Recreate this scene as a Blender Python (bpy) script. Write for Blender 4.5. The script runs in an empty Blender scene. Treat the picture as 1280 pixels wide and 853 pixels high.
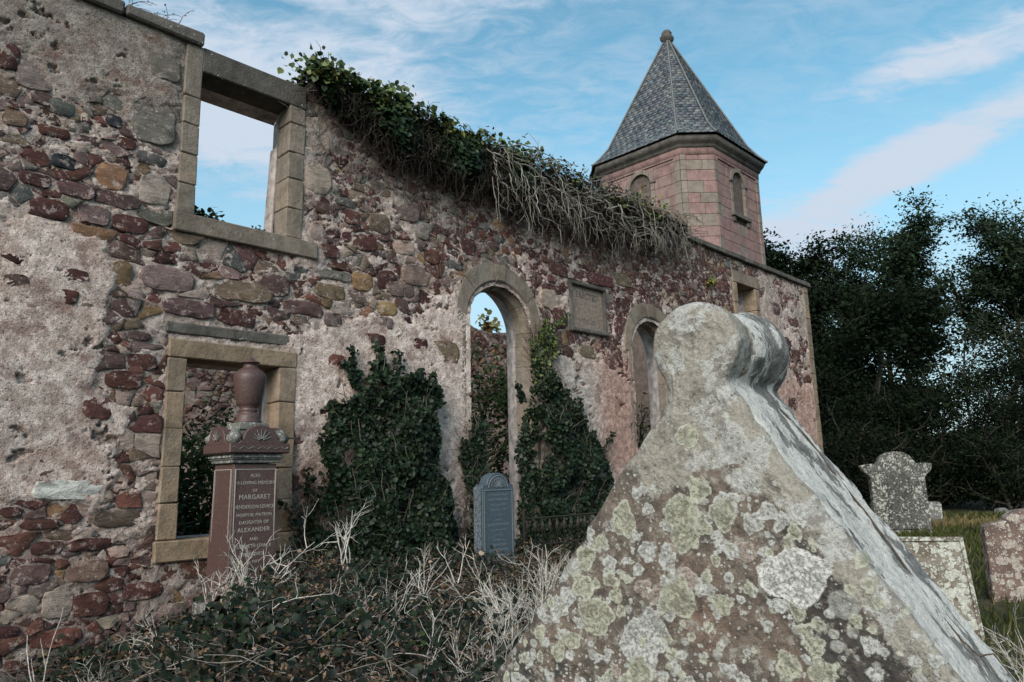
import bpy, bmesh, math, random
import numpy as np
from math import sin, cos, pi, radians, sqrt
random.seed(7)
C = bpy.context.scene.collection

# ------------------------------------------------------------------ camera, sky, sun, exposure
EYE = 1.6
PITCH, ROLL, AZ = radians(10.48), radians(1.245), radians(44.75)   # AZ: bearing of the church wall
cam = bpy.data.cameras.new('camera'); cam.sensor_width = 36; cam.lens = 36*894/1280
cam.clip_start = .05; cam.clip_end = 3000
co = bpy.data.objects.new('camera', cam); C.objects.link(co); bpy.context.scene.camera = co
from mathutils import Matrix, Vector
fw = Vector((0, cos(PITCH), sin(PITCH))); rt0 = Vector((1, 0, 0)); dn0 = -Vector((0, -sin(PITCH), cos(PITCH)))
crt = cos(ROLL)*rt0 + sin(ROLL)*dn0; cdn = -sin(ROLL)*rt0 + cos(ROLL)*dn0
mw = Matrix((( crt.x, -cdn.x, -fw.x, 0), (crt.y, -cdn.y, -fw.y, 0), (crt.z, -cdn.z, -fw.z, EYE), (0, 0, 0, 1)))
co.matrix_world = mw

SUN_DIR = Vector((-.27, -.80, .52)).normalized()      # towards the sun: behind the camera on the left, veiled by thin cloud
sun_el = math.asin(SUN_DIR.z); sun_az = math.atan2(SUN_DIR.x, SUN_DIR.y)
sl = bpy.data.lights.new('sun', 'SUN'); sl.energy = 3.4; sl.angle = radians(38); sl.color = (1, .95, .88)
so = bpy.data.objects.new('sun', sl); C.objects.link(so)
so.rotation_euler = SUN_DIR.to_track_quat('Z', 'Y').to_euler()
sc = bpy.context.scene
sc.view_settings.view_transform = 'Standard'; sc.view_settings.look = 'None'
sc.view_settings.exposure = 0.45; sc.view_settings.gamma = 1

W_ = bpy.data.worlds.new('World'); sc.world = W_; W_.use_nodes = True
wt = W_.node_tree; wt.nodes.clear()

class NT:
    """tiny node-tree writer"""
    def __init__(s, t): s.t = t
    def n(s, typ, inp=None, **kw):
        nd = s.t.nodes.new(typ)
        for k, v in kw.items(): setattr(nd, k, v)
        for k, v in (inp or {}).items():
            if hasattr(v, 'is_output') or isinstance(v, bpy.types.NodeSocket): s.t.links.new(v, nd.inputs[k])
            else: nd.inputs[k].default_value = v
        return nd
    def math(s, op, a, b=0.0, c=None, clamp=False):
        d = {0: a, 1: b}
        if c is not None: d[2] = c
        nd = s.n('ShaderNodeMath', d, operation=op); nd.use_clamp = clamp
        return nd.outputs[0]
    def mix(s, f, a, b, mode='MIX'):
        nd = s.t.nodes.new('ShaderNodeMix'); nd.data_type = 'RGBA'; nd.blend_type = mode; nd.clamp_factor = True
        for i, v in ((0, f), (6, a), (7, b)):
            if isinstance(v, bpy.types.NodeSocket): s.t.links.new(v, nd.inputs[i])
            else: nd.inputs[i].default_value = (*v, 1) if isinstance(v, tuple) and len(v) == 3 else v
        return nd.outputs[2]
    def noise(s, vec, scale, detail=4, rough=.55, dist=0.0):
        nd = s.n('ShaderNodeTexNoise', {'Scale': scale, 'Detail': detail, 'Roughness': rough, 'Distortion': dist})
        if vec is not None: s.t.links.new(vec, nd.inputs['Vector'])
        return nd.outputs[0]
    def vor(s, vec, scale, feature='F1', out='Distance', rnd=1.0):
        nd = s.n('ShaderNodeTexVoronoi', {'Scale': scale, 'Randomness': rnd}, feature=feature)
        s.t.links.new(vec, nd.inputs['Vector'])
        return nd.outputs[out]
    def ss(s, x, a, b):           # smoothstep map to 0..1
        nd = s.n('ShaderNodeMapRange', {0: x, 1: a, 2: b, 3: 0.0, 4: 1.0}); nd.interpolation_type = 'SMOOTHSTEP'
        return nd.outputs[0]
    def vmul(s, v, k):
        nd = s.n('ShaderNodeVectorMath', {0: v, 1: k}, operation='MULTIPLY'); return nd.outputs[0]
    def vadd(s, v, k):
        nd = s.n('ShaderNodeVectorMath', {0: v, 1: k}, operation='ADD'); return nd.outputs[0]

# cloud banks (x, y on the cloud plane, bearing, half length, half width, density)
BANKS = [(-.62, 1.45, radians(20), .75, .50, 1.0), (-.25, 1.12, radians(10), .5, .2, .7), (.12, 1.12, radians(5), .45, .13, .6), (1.04, 1.80, radians(110), .62, .17, 1.15), (.92, 2.25, radians(60), .5, .35, .9), (.93, 1.32, radians(140), .32, .13, .8), (.3, 1.9, radians(120), .6, .2, .35), (-2.5, .5, .4, 1.2, .5, .9), (1.6, -1.2, .3, 1.5, .5, .9), (-.8, -2, 1.2, 1.8, .6, .9)]
def build_world():
    w = NT(wt)
    sky = w.n('ShaderNodeTexSky', sky_type='NISHITA')
    sky.sun_disc = False; sky.sun_elevation = sun_el; sky.sun_rotation = sun_az
    sky.altitude = 50; sky.air_density = 1.0; sky.dust_density = .6; sky.ozone_density = 1.6
    tc = w.n('ShaderNodeTexCoord')
    g = tc.outputs['Generated']
    sep = w.n('ShaderNodeSeparateXYZ', {0: g})
    zc = w.math('ADD', w.math('MAXIMUM', sep.outputs[2], 0.0), .10)
    px = w.math('DIVIDE', sep.outputs[0], zc); py = w.math('DIVIDE', sep.outputs[1], zc)
    cmb = w.n('ShaderNodeCombineXYZ', {0: px, 1: py, 2: 0.0})
    # thin wind-drawn cloud on a high plane: drawn out along one bearing, broken up by finer noise
    mp = w.n('ShaderNodeMapping', {'Vector': cmb.outputs[0], 'Rotation': (0, 0, radians(20)), 'Scale': (1.3, 2.2, 1), 'Location': (.35, 1.3, 0)}).outputs[0]
    n1 = w.noise(mp, 1.5, 9, .62, .35); n3 = w.noise(mp, 7.0, 7, .65, .6)
    n2 = w.noise(cmb.outputs[0], .85, 4, .55, .3)
    fine = w.math('ADD', w.math('MULTIPLY', n1, .62), w.math('MULTIPLY', n3, .38))
    def bank(cx, cy, ang, lx, ly):          # a cloud bank: soft ellipse on the cloud plane
        m_ = w.n('ShaderNodeMapping', {'Vector': cmb.outputs[0]}, vector_type='TEXTURE'); m_.inputs['Location'].default_value = (cx, cy, 0); m_.inputs['Rotation'].default_value = (0, 0, ang); m_.inputs['Scale'].default_value = (lx, ly, 1)
        ln = w.n('ShaderNodeVectorMath', {0: m_.outputs[0]}, operation='LENGTH').outputs['Value']; return w.ss(ln, 1.35, .0)
    banks = 0
    for args in BANKS:
        k = w.math('MULTIPLY', bank(*args[:5]), args[5]); banks = k if banks == 0 else w.math('MAXIMUM', banks, k)
    c = w.ss(w.math('ADD', fine, w.math('MULTIPLY', banks, .46)), .60, .93)
    c = w.math('ADD', c, w.math('MULTIPLY', w.math('MULTIPLY', w.ss(n2, .30, .70), w.ss(n3, .32, .68)), .42), clamp=True)
    blue = w.mix(1.0, sky.outputs[0], (1.06, 1.56, 1.34), 'MULTIPLY')
    hz = w.math('MULTIPLY', w.ss(sep.outputs[2], .52, .08), .8)        # haze towards the horizon
    blue = w.mix(hz, blue, (3.35, 4.15, 4.85))
    cc = w.mix(c, blue, (3.9, 4.5, 5.3))
    bg = w.n('ShaderNodeBackground', {'Color': cc, 'Strength': .115})
    out = w.n('ShaderNodeOutputWorld'); wt.links.new(bg.outputs[0], out.inputs[0])
build_world()

# ------------------------------------------------------------------ numpy noise, helpers
def _h(ix, iy, seed):
    n = (ix.astype(np.int64)*374761393 + iy.astype(np.int64)*668265263 + seed*982451653) & 0x7fffffff
    n = ((n ^ (n >> 13))*1274126177) & 0x7fffffff
    n = (n ^ (n >> 16)) & 0xffffff
    return n/float(0xffffff)
def vn(x, y, seed=0):
    x = np.asarray(x, float); y = np.asarray(y, float)
    ix = np.floor(x); iy = np.floor(y); fx = x-ix; fy = y-iy
    fx = fx*fx*(3-2*fx); fy = fy*fy*(3-2*fy)
    a = _h(ix, iy, seed); b = _h(ix+1, iy, seed); c = _h(ix, iy+1, seed); d_ = _h(ix+1, iy+1, seed)
    return (a*(1-fx)+b*fx)*(1-fy) + (c*(1-fx)+d_*fx)*fy
def fbm(x, y, seed=0, o=4, g=.5):
    t = 0; a = 1; s = 0
    for k in range(o):
        t = t + a*vn(x*2**k+17.3*k, y*2**k+5.1*k, seed+k); s += a; a *= g
    return t/s - .5                 # about -.5 .. .5
def sst(x, a, b):
    t = np.clip((np.asarray(x, float)-a)/(b-a), 0, 1); return t*t*(3-2*t)

def mesh_np(name, V, F, col=None, smooth=False, attrs=None):
    """V (n,3); F list of (m,k) int arrays (tris / quads)"""
    me = bpy.data.meshes.new(name)
    if not isinstance(F, (list, tuple)): F = [F]
    F = [np.asarray(f, np.int32) for f in F if len(f)]
    V = np.asarray(V, np.float32)
    me.vertices.add(len(V)); me.vertices.foreach_set('co', V.ravel())
    nl = sum(f.size for f in F); npoly = sum(len(f) for f in F)
    me.loops.add(nl); me.polygons.add(npoly)
    me.loops.foreach_set('vertex_index', np.concatenate([f.ravel() for f in F]))
    tot = np.concatenate([np.full(len(f), f.shape[1], np.int32) for f in F])
    st = np.concatenate([[0], np.cumsum(tot)[:-1]]).astype(np.int32)
    me.polygons.foreach_set('loop_start', st); me.polygons.foreach_set('loop_total', tot)
    if smooth: me.polygons.foreach_set('use_smooth', np.ones(npoly, bool))
    if col is not None:
        a = me.color_attributes.new('col', 'FLOAT_COLOR', 'POINT')
        cc = np.ones((len(V), 4), np.float32); cc[:, :3] = col; a.data.foreach_set('color', cc.ravel())
    for k, v in (attrs or {}).items():
        a = me.attributes.new(k, 'FLOAT', 'POINT'); a.data.foreach_set('value', np.asarray(v, np.float32))
    me.update(); me.validate(); return me
def link(name, me, mat, parent=None, loc=None, kind=None, label=None):
    o = bpy.data.objects.new(name, me); C.objects.link(o)
    if mat is not None and me is not None and not me.materials: me.materials.append(mat)
    if parent: o.parent = parent
    if loc is not None: o.location = loc
    if kind: o['kind'] = kind
    if label: o['label'] = label
    return o
def tag(o, label, cat, group=None):
    o['label'] = label; o['category'] = cat
    if group: o['group'] = group
    return o
def thing(name, label, cat, loc=(0, 0, 0), rz=0, group=None):
    o = bpy.data.objects.new(name, None); C.objects.link(o); o.location = loc; o.rotation_euler = (0, 0, rz)
    return tag(o, label, cat, group)

class MB:
    """bag of shapes -> one mesh"""
    def __init__(s): s.V = []; s.T = []; s.Q = []; s.Cc = []; s.n = 0
    def add(s, V, F, col=(1, 1, 1)):
        V = np.asarray(V, float); F = np.asarray(F)
        s.V.append(V); (s.T if F.shape[1] == 3 else s.Q).append(F+s.n)
        s.Cc.append(np.broadcast_to(np.asarray(col, float), (len(V), 3))); s.n += len(V)
    def mesh(s, name, smooth=False):
        F = []
        if s.T: F.append(np.concatenate(s.T))
        if s.Q: F.append(np.concatenate(s.Q))
        return mesh_np(name, np.concatenate(s.V), F, np.concatenate(s.Cc), smooth)
CUBEQ = np.array([(0, 3, 2, 1), (4, 5, 6, 7), (0, 1, 5, 4), (1, 2, 6, 5), (2, 3, 7, 6), (3, 0, 4, 7)])
def cubev(a, b):
    (x0, y0, z0), (x1, y1, z1) = a, b
    return np.array([(x0, y0, z0), (x1, y0, z0), (x1, y1, z0), (x0, y1, z0), (x0, y0, z1), (x1, y0, z1), (x1, y1, z1), (x0, y1, z1)], float)

def tube(mb, P, r0, r1, k=5, col=(1, 1, 1)):
    P = np.asarray(P, float); n = len(P)
    T = np.gradient(P, axis=0); T /= np.linalg.norm(T, axis=1)[:, None]+1e-9
    up = np.array([.31, .17, .93]); A = np.cross(T, up); A /= np.linalg.norm(A, axis=1)[:, None]+1e-9; B = np.cross(T, A)
    r = np.linspace(r0, r1, n)[:, None, None]; a = np.arange(k)*2*pi/k
    V = P[:, None, :] + r*(np.cos(a)[None, :, None]*A[:, None, :] + np.sin(a)[None, :, None]*B[:, None, :])
    i = np.arange(n-1)[:, None]*k; j = np.arange(k)[None, :]; j2 = (j+1) % k
    F = np.stack([i+j, i+j2, i+k+j2, i+k+j], -1).reshape(-1, 4)
    mb.add(V.reshape(-1, 3), F, col)

LEAF = np.array([(0, 0, 0), (-.42, .12, .06), (-.5, .55, .09), (0, 1.05, -.06), (.5, .55, .09), (.42, .12, .06)])
LEAFF = np.array([(0, 5, 4), (0, 4, 3), (0, 3, 2), (0, 2, 1)])
OVAL = np.array([(0, 0, 0), (.28, .45, .05), (0, 1, -.04), (-.28, .45, .05)])
OVALF = np.array([(0, 1, 2), (0, 2, 3)])
def leaves(mb, P, N, size, rng, cols, shape=0, spread=.6, droop=.3):
    """leaf-sized faces at points P facing roughly N"""
    n = len(P); S, Fc = (LEAF, LEAFF) if shape == 0 else (OVAL, OVALF)
    N = N + rng.normal(0, spread, (n, 3)); N /= np.linalg.norm(N, axis=1)[:, None]
    D = rng.normal(0, 1, (n, 3)); D[:, 2] -= droop*2; D -= (D*N).sum(1)[:, None]*N; D /= np.linalg.norm(D, axis=1)[:, None]
    X = np.cross(D, N); sz = (size*rng.uniform(.6, 1.25, n))[:, None, None]
    V = P[:, None, :] + sz*(S[None, :, :1]*X[:, None, :] + S[None, :, 1:2]*D[:, None, :] + S[None, :, 2:3]*N[:, None, :])
    F = (np.arange(n)[:, None, None]*len(S) + Fc[None]).reshape(-1, 3)
    c = cols[rng.integers(0, len(cols), n)]*rng.uniform(.75, 1.25, (n, 1))
    mb.add(V.reshape(-1, 3), F, np.repeat(c, len(S), 0))

# ------------------------------------------------------------------ church frame of reference
# s runs along the church wall, q is the distance behind the camera's plane of that wall, z is up
dv = np.array([sin(AZ), cos(AZ), 0]); nv = np.array([cos(AZ), -sin(AZ), 0]); DW = 7.3; up = np.array([0, 0, 1.])
def W(s, q, z):
    s, q, z = np.broadcast_arrays(np.asarray(s, float), np.asarray(q, float), np.asarray(z, float))
    return s[..., None]*dv - (DW+q[..., None])*nv + z[..., None]*up
def gz(x, y):
    """ground height"""
    x = np.asarray(x, float); y = np.asarray(y, float)
    s = x*dv[0]+y*dv[1]; q = -(x*nv[0]+y*nv[1])
    t = .45*sst(s, 1.2, 5.5)*sst(q, 3.2, 6.2)*(1-sst(s, 9, 13))
    far = sst(np.hypot(x, y), 22, 60)
    bank = .62*sst(x, -2.9, -1.7)*(1-sst(x, .8, 2))*sst(y, 2.0, 3.4)*(1-.88*sst(y, 5.0+1.4*sst(-x, .9, 1.7), 6.6+1.3*sst(-x, .9, 1.7)))*(1-.18*sst(x, -1.3, -.6))      # overgrown bank before the wall
    t = t*(1-.5*sst(bank, 0, .5)) + bank*(1-sst(q, 7.0, 7.4)*.6)
    return t + .05*fbm(x*.8, y*.8, 91)*2 - .6*far*sst(x, 4, 14) + 1.2*sst(np.hypot(x, y), 60, 400)*0

# ------------------------------------------------------------------ materials
def new_mat(name):
    m = bpy.data.materials.new(name); m.use_nodes = True; m.node_tree.nodes.clear(); t = NT(m.node_tree)
    o = t.n('ShaderNodeOutputMaterial'); b = t.n('ShaderNodeBsdfPrincipled', {'Roughness': .9})
    b.inputs['Specular IOR Level'].default_value = .25
    m.node_tree.links.new(b.outputs[0], o.inputs[0]); return m, t, b
def bump(t, b, h, strength, dist):
    nd = t.n('ShaderNodeBump', {'Height': h, 'Strength': strength, 'Distance': dist}); t.t.links.new(nd.outputs[0], b.inputs['Normal'])
def setc(t, b, c, key='Base Color'): t.t.links.new(c, b.inputs[key])
def pos(t): return t.n('ShaderNodeNewGeometry').outputs['Position']
def attr(t, name='col', out='Color'): return t.n('ShaderNodeAttribute', attribute_name=name).outputs[out]
def objrnd(t): return t.n('ShaderNodeObjectInfo').outputs['Random']

def m_mortar():
    m, t, b = new_mat('lime_render'); p = pos(t)
    c = attr(t)
    n1 = t.noise(p, 9, 6, .68); n2 = t.noise(p, 48, 5, .72); v = t.vor(p, 85); n4 = t.noise(p, 21, 7, .75)
    c = t.mix(t.ss(n1, .35, .68), t.mix(1, c, (.66, .60, .575), 'MULTIPLY'), t.mix(1, c, (1.25, 1.25, 1.25), 'MULTIPLY'))
    c = t.mix(t.math('MULTIPLY', t.ss(v, .24, .1), .35), c, (.62, .56, .52))
    big = t.noise(p, 1.6, 6, .62); c = t.mix(t.math('MULTIPLY', t.ss(big, .5, .72), .45), c, (.19, .165, .15))
    red = t.noise(t.vadd(p, (7, 3, 1)), 3.4, 7, .68); c = t.mix(t.math('MULTIPLY', t.ss(red, .54, .64), .65), c, (.20, .105, .085))
    gr = t.noise(p, 95, 4, .8); c = t.mix(t.ss(gr, .40, .60), t.mix(1, c, (.70, .68, .66), 'MULTIPLY'), t.mix(1, c, (1.22, 1.22, 1.22), 'MULTIPLY'))
    c = t.mix(t.math('MULTIPLY', t.ss(n2, .58, .63), .85), c, (.06, .045, .04))
    c = t.mix(t.math('MULTIPLY', t.ss(n4, .605, .635), .9), c, (.05, .034, .030))  # this and the speckle above: shade of pits and cracks put into the colour
    setc(t, b, c); h = t.math('ADD', t.math('MULTIPLY', n2, -.9), t.math('ADD', t.math('MULTIPLY', n4, -1.0), t.math('MULTIPLY', gr, .5)))
    bump(t, b, h, 1.0, .024); return m
def m_stone():
    m, t, b = new_mat('rubble_stone'); p = pos(t); c = attr(t)
    sp = t.n('ShaderNodeMapping', {'Vector': p, 'Scale': (1, 1, 2.6)}).outputs[0]
    n1 = t.noise(sp, 8, 9, .74, .7); n2 = t.noise(p, 70, 4, .7)
    c = t.mix(t.ss(n1, .3, .72), t.mix(1, c, (.6, .58, .58), 'MULTIPLY'), t.mix(1, c, (1.35, 1.3, 1.25), 'MULTIPLY'))
    l = t.math('MULTIPLY', t.ss(t.noise(p, 16, 5, .7), .58, .68), t.ss(t.noise(p, 3, 2, .5), .45, .6))
    c = t.mix(t.math('MULTIPLY', l, .55), c, (.38, .36, .33))
    sm = t.math('MULTIPLY', t.ss(t.noise(p, 12, 9, .80), .555, .585), .8); c = t.mix(sm, c, (.40, .31, .275)); ck = t.ss(t.noise(p, 15, 6, .72), .60, .66); c = t.mix(t.math('MULTIPLY', ck, .8), c, (.022, .014, .013))
    c = t.mix(t.math('MULTIPLY', t.ss(n2, .58, .72), .4), c, (.04, .03, .03))
    setc(t, b, c); h = t.math('ADD', t.math('MULTIPLY', n1, 2.0), t.math('MULTIPLY', n2, 1.0))
    bump(t, b, h, 1.0, .016); b.inputs['Roughness'].default_value = .82; return m
def m_ashlar(name, base, alt, lichen=.25, dark=.5):
    m, t, b = new_mat(name); p = pos(t); rn = objrnd(t)
    c = t.mix(rn, base, alt)
    n1 = t.noise(p, 5, 6, .62); n2 = t.noise(p, 90, 3, .7); n3 = t.noise(p, 26, 4, .7)
    c = t.mix(t.math('MULTIPLY', t.ss(n1, .42, .7), dark), c, tuple(x*.45 for x in base))
    c = t.mix(t.math('MULTIPLY', t.ss(n3, .58, .72), .35), c, (.07, .06, .05))
    sv = t.n('ShaderNodeMapping', {'Vector': p, 'Scale': (7, 7, .8)}).outputs[0]; c = t.mix(t.math('MULTIPLY', t.ss(t.noise(sv, 1.0, 5, .65), .5, .68), .5), c, tuple(x*.38 for x in base))
    big = t.noise(p, 1.7, 7, .7); c = t.mix(t.math('MULTIPLY', t.ss(big, .48, .66), dark*.8), c, tuple(x*.34 for x in base)); c = t.mix(t.math('MULTIPLY', t.ss(t.noise(p, 11, 6, .7), .5, .62), .45), c, tuple(x*.55 for x in alt))
    l = t.math('MULTIPLY', t.ss(t.math('ADD', t.vor(p, 22), t.math('MULTIPLY', n3, .35)), .36, .30), t.ss(t.noise(p, 2.3, 3, .6), .52, .62))
    c = t.mix(t.math('MULTIPLY', l, lichen*2), c, (.42, .41, .36))
    setc(t, b, c); bump(t, b, t.math('ADD', n2, t.math('ADD', t.math('MULTIPLY', n1, 2.0), t.math('MULTIPLY', n3, 1.6))), .8, .010)
    return m
def m_plain(name, col, rough=.85, var=.35, scale=20, bumpd=.004, spec=.25):
    m, t, b = new_mat(name); p = pos(t); n = t.noise(p, scale, 5, .65)
    c = t.mix(t.ss(n, .3, .7), tuple(x*(1-var) for x in col), tuple(min(1, x*(1+var)) for x in col))
    setc(t, b, c); bump(t, b, n, .5, bumpd); b.inputs['Roughness'].default_value = rough; b.inputs['Specular IOR Level'].default_value = spec; return m
def m_leaf(name, rough=.5, trans=.25, spec=.3):
    m, t, b = new_mat(name); c = attr(t)
    bf = t.n('ShaderNodeNewGeometry').outputs['Backfacing']
    c2 = t.mix(t.math('MULTIPLY', bf, .5), c, t.mix(1, c, (1.3, 1.25, 1.0), 'MULTIPLY'))
    setc(t, b, c2); b.inputs['Roughness'].default_value = rough; b.inputs['Specular IOR Level'].default_value = spec
    tr = t.n('ShaderNodeBsdfTranslucent', {'Color': c2}); mx = t.n('ShaderNodeMixShader', {0: trans, 1: b.outputs[0], 2: tr.outputs[0]})
    o = [n for n in t.t.nodes if n.type == 'OUTPUT_MATERIAL'][0]; t.t.links.new(mx.outputs[0], o.inputs[0]); return m
def m_attr(name, rough=.85, scale=30, amt=.5, bumpd=.004):
    m, t, b = new_mat(name); p = pos(t); n = t.noise(p, scale, 4, .65); c = attr(t)
    c = t.mix(t.ss(n, .3, .7), t.mix(1, c, (1-amt,)*3, 'MULTIPLY'), t.mix(1, c, (1+amt*.5,)*3, 'MULTIPLY'))
    setc(t, b, c); bump(t, b, n, .6, bumpd); b.inputs['Roughness'].default_value = rough; return m
def m_lichen(name, base, lich, dens=.5, scale=16, base2=None):
    """gravestone with crusty round lichens"""
    m, t, b = new_mat(name); p = t.n('ShaderNodeTexCoord').outputs['Object']
    n1 = t.noise(p, 6, 5, .6); n3 = t.noise(p, 45, 4, .7)
    w = t.n('ShaderNodeTexNoise', {'Scale': 30.0, 'Detail': 3.0}); t.t.links.new(p, w.inputs['Vector'])
    pw = t.vadd(p, t.vmul(t.vadd(w.outputs['Color'], (-.5, -.5, -.5)), (.05, .05, .05)))
    c = t.mix(t.ss(n1, .35, .68), base, base2 or tuple(x*.45 for x in base))
    c = t.mix(t.math('MULTIPLY', t.ss(n3, .55, .7), .5), c, tuple(x*.35 for x in base))
    tot = 0
    for sc_, k, colr in ((scale, 1.0, lich), (scale*2.1, .8, tuple(x*.92 for x in lich)), (scale*4.5, .6, (.52, .52, .48))):
        nd = t.n('ShaderNodeTexVoronoi', {'Scale': sc_}); t.t.links.new(pw, nd.inputs['Vector'])
        rr = t.n('ShaderNodeSeparateColor', {0: nd.outputs['Color']}).outputs[0]
        rad = t.math('MULTIPLY', t.math('SUBTRACT', rr, 1-dens*k), 1.0/max(dens, .01)*.95)
        msk = t.ss(t.math('SUBTRACT', rad, nd.outputs['Distance']), 0.0, .05)
        c = t.mix(msk, c, t.mix(t.ss(n3, .4, .62), tuple(x*.62 for x in colr), colr)); tot = msk if tot == 0 else t.math('MAXIMUM', tot, msk)
    setc(t, b, c); bump(t, b, t.math('ADD', n3, t.math('MULTIPLY', tot, .5)), .8, .012); return m
M = dict(mortar=m_mortar(), stone=m_stone(),
    ashlar=m_ashlar('dressed_sandstone', (.265, .205, .155), (.21, .175, .145), .3, .7),
    ashlar_low=m_ashlar('dressed_sandstone_low', (.31, .215, .14), (.22, .18, .145), .15, .7),
    cope=m_ashlar('cope_stone', (.095, .083, .072), (.14, .122, .108), 1.2, .7),
    pinkblock=m_ashlar('pink_sandstone', (.285, .170, .155), (.235, .155, .14), .05, .5),
    buffblock=m_ashlar('buff_sandstone', (.25, .20, .165), (.20, .165, .14), .05, .55),
    plaster=m_plain('reveal_plaster', (.40, .33, .30), .9, .45, 7, .01),
    granite=m_plain('red_granite', (.072, .040, .036), .5, .45, 70, .002, .4),
    greygranite=m_lichen('grey_granite', (.15, .145, .13), (.34, .33, .30), .35, 30),
    slate=m_plain('blue_slate', (.055, .072, .088), .5, .3, 60, .003, .4),
    slateside=m_plain('blue_slate_rough', (.085, .10, .115), .7, .6, 40, .02, .3),
    gold=m_plain('painted_letters', (.30, .27, .24), .6, .25, 120, .0005),
    slate_letters=m_plain('slate_letters', (.13, .155, .17), .6, .4, 120, .0005),
    plaque=m_plain('worn_plaque', (.20, .155, .125), .9, .35, 22, .006),
    iron=m_plain('rusty_iron', (.035, .028, .024), .7, .5, 60, .002),
    ivy=m_leaf('ivy_leaf', .5, .08, .22), treeleaf=m_leaf('tree_leaf', .8, .15, .05),
    twig=m_attr('dead_twig', .8, 60), bark=m_attr('bark', .9, 14),
    roofslate=m_attr('roof_slate', .55, 18, .55, .004), lead=m_plain('lead_hip', (.13, .13, .125), .6, .3, 20),
    louvre=m_plain('louvre_slat', (.035, .04, .05), .8, .4, 20), louvrepale=m_plain('pale_louvre', (.13, .13, .145), .8, .4, 9),
    dark=m_plain('dark_core', (.10, .075, .065), .95, .3, 8))

# ------------------------------------------------------------------ the ground
def build_ground():
    r = np.concatenate([np.linspace(.0, 30, 121), np.geomspace(31, 900, 34)])
    a = np.linspace(-pi, pi, 241)
    R, A_ = np.meshgrid(r, a, indexing='ij'); X = R*np.sin(A_); Y = R*np.cos(A_); Z = gz(X, Y)
    V = np.stack([X, Y, Z], -1).reshape(-1, 3); n, k = R.shape
    i, j = np.meshgrid(np.arange(n-1), np.arange(k-1), indexing='ij'); b = i*k+j
    F = np.stack([b, b+1, b+k+1, b+k], -1).reshape(-1, 4)
    m, t, bs = new_mat('churchyard_ground'); p = pos(t)
    n1 = t.noise(p, .9, 5, .6); n2 = t.noise(p, 14, 5, .7)
    c = t.mix(t.ss(n1, .42, .6), (.030, .034, .014), (.07, .055, .03)); c = t.mix(t.ss(n2, .45, .7), c, (.018, .018, .010))
    strip = t.math('MULTIPLY', t.ss(t.math('ABSOLUTE', t.math('SUBTRACT', t.n('ShaderNodeSeparateXYZ', {0: p}).outputs[1], 19.8)), 1.6, .9), .8)
    c = t.mix(strip, c, t.mix(t.ss(n2, .4, .6), (.10, .075, .045), (.055, .05, .025)))
    setc(t, bs, c); bump(t, bs, n2, 1, .05)
    link('ground', mesh_np('ground', V, F, smooth=True), m, kind='structure')
build_ground()

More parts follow.
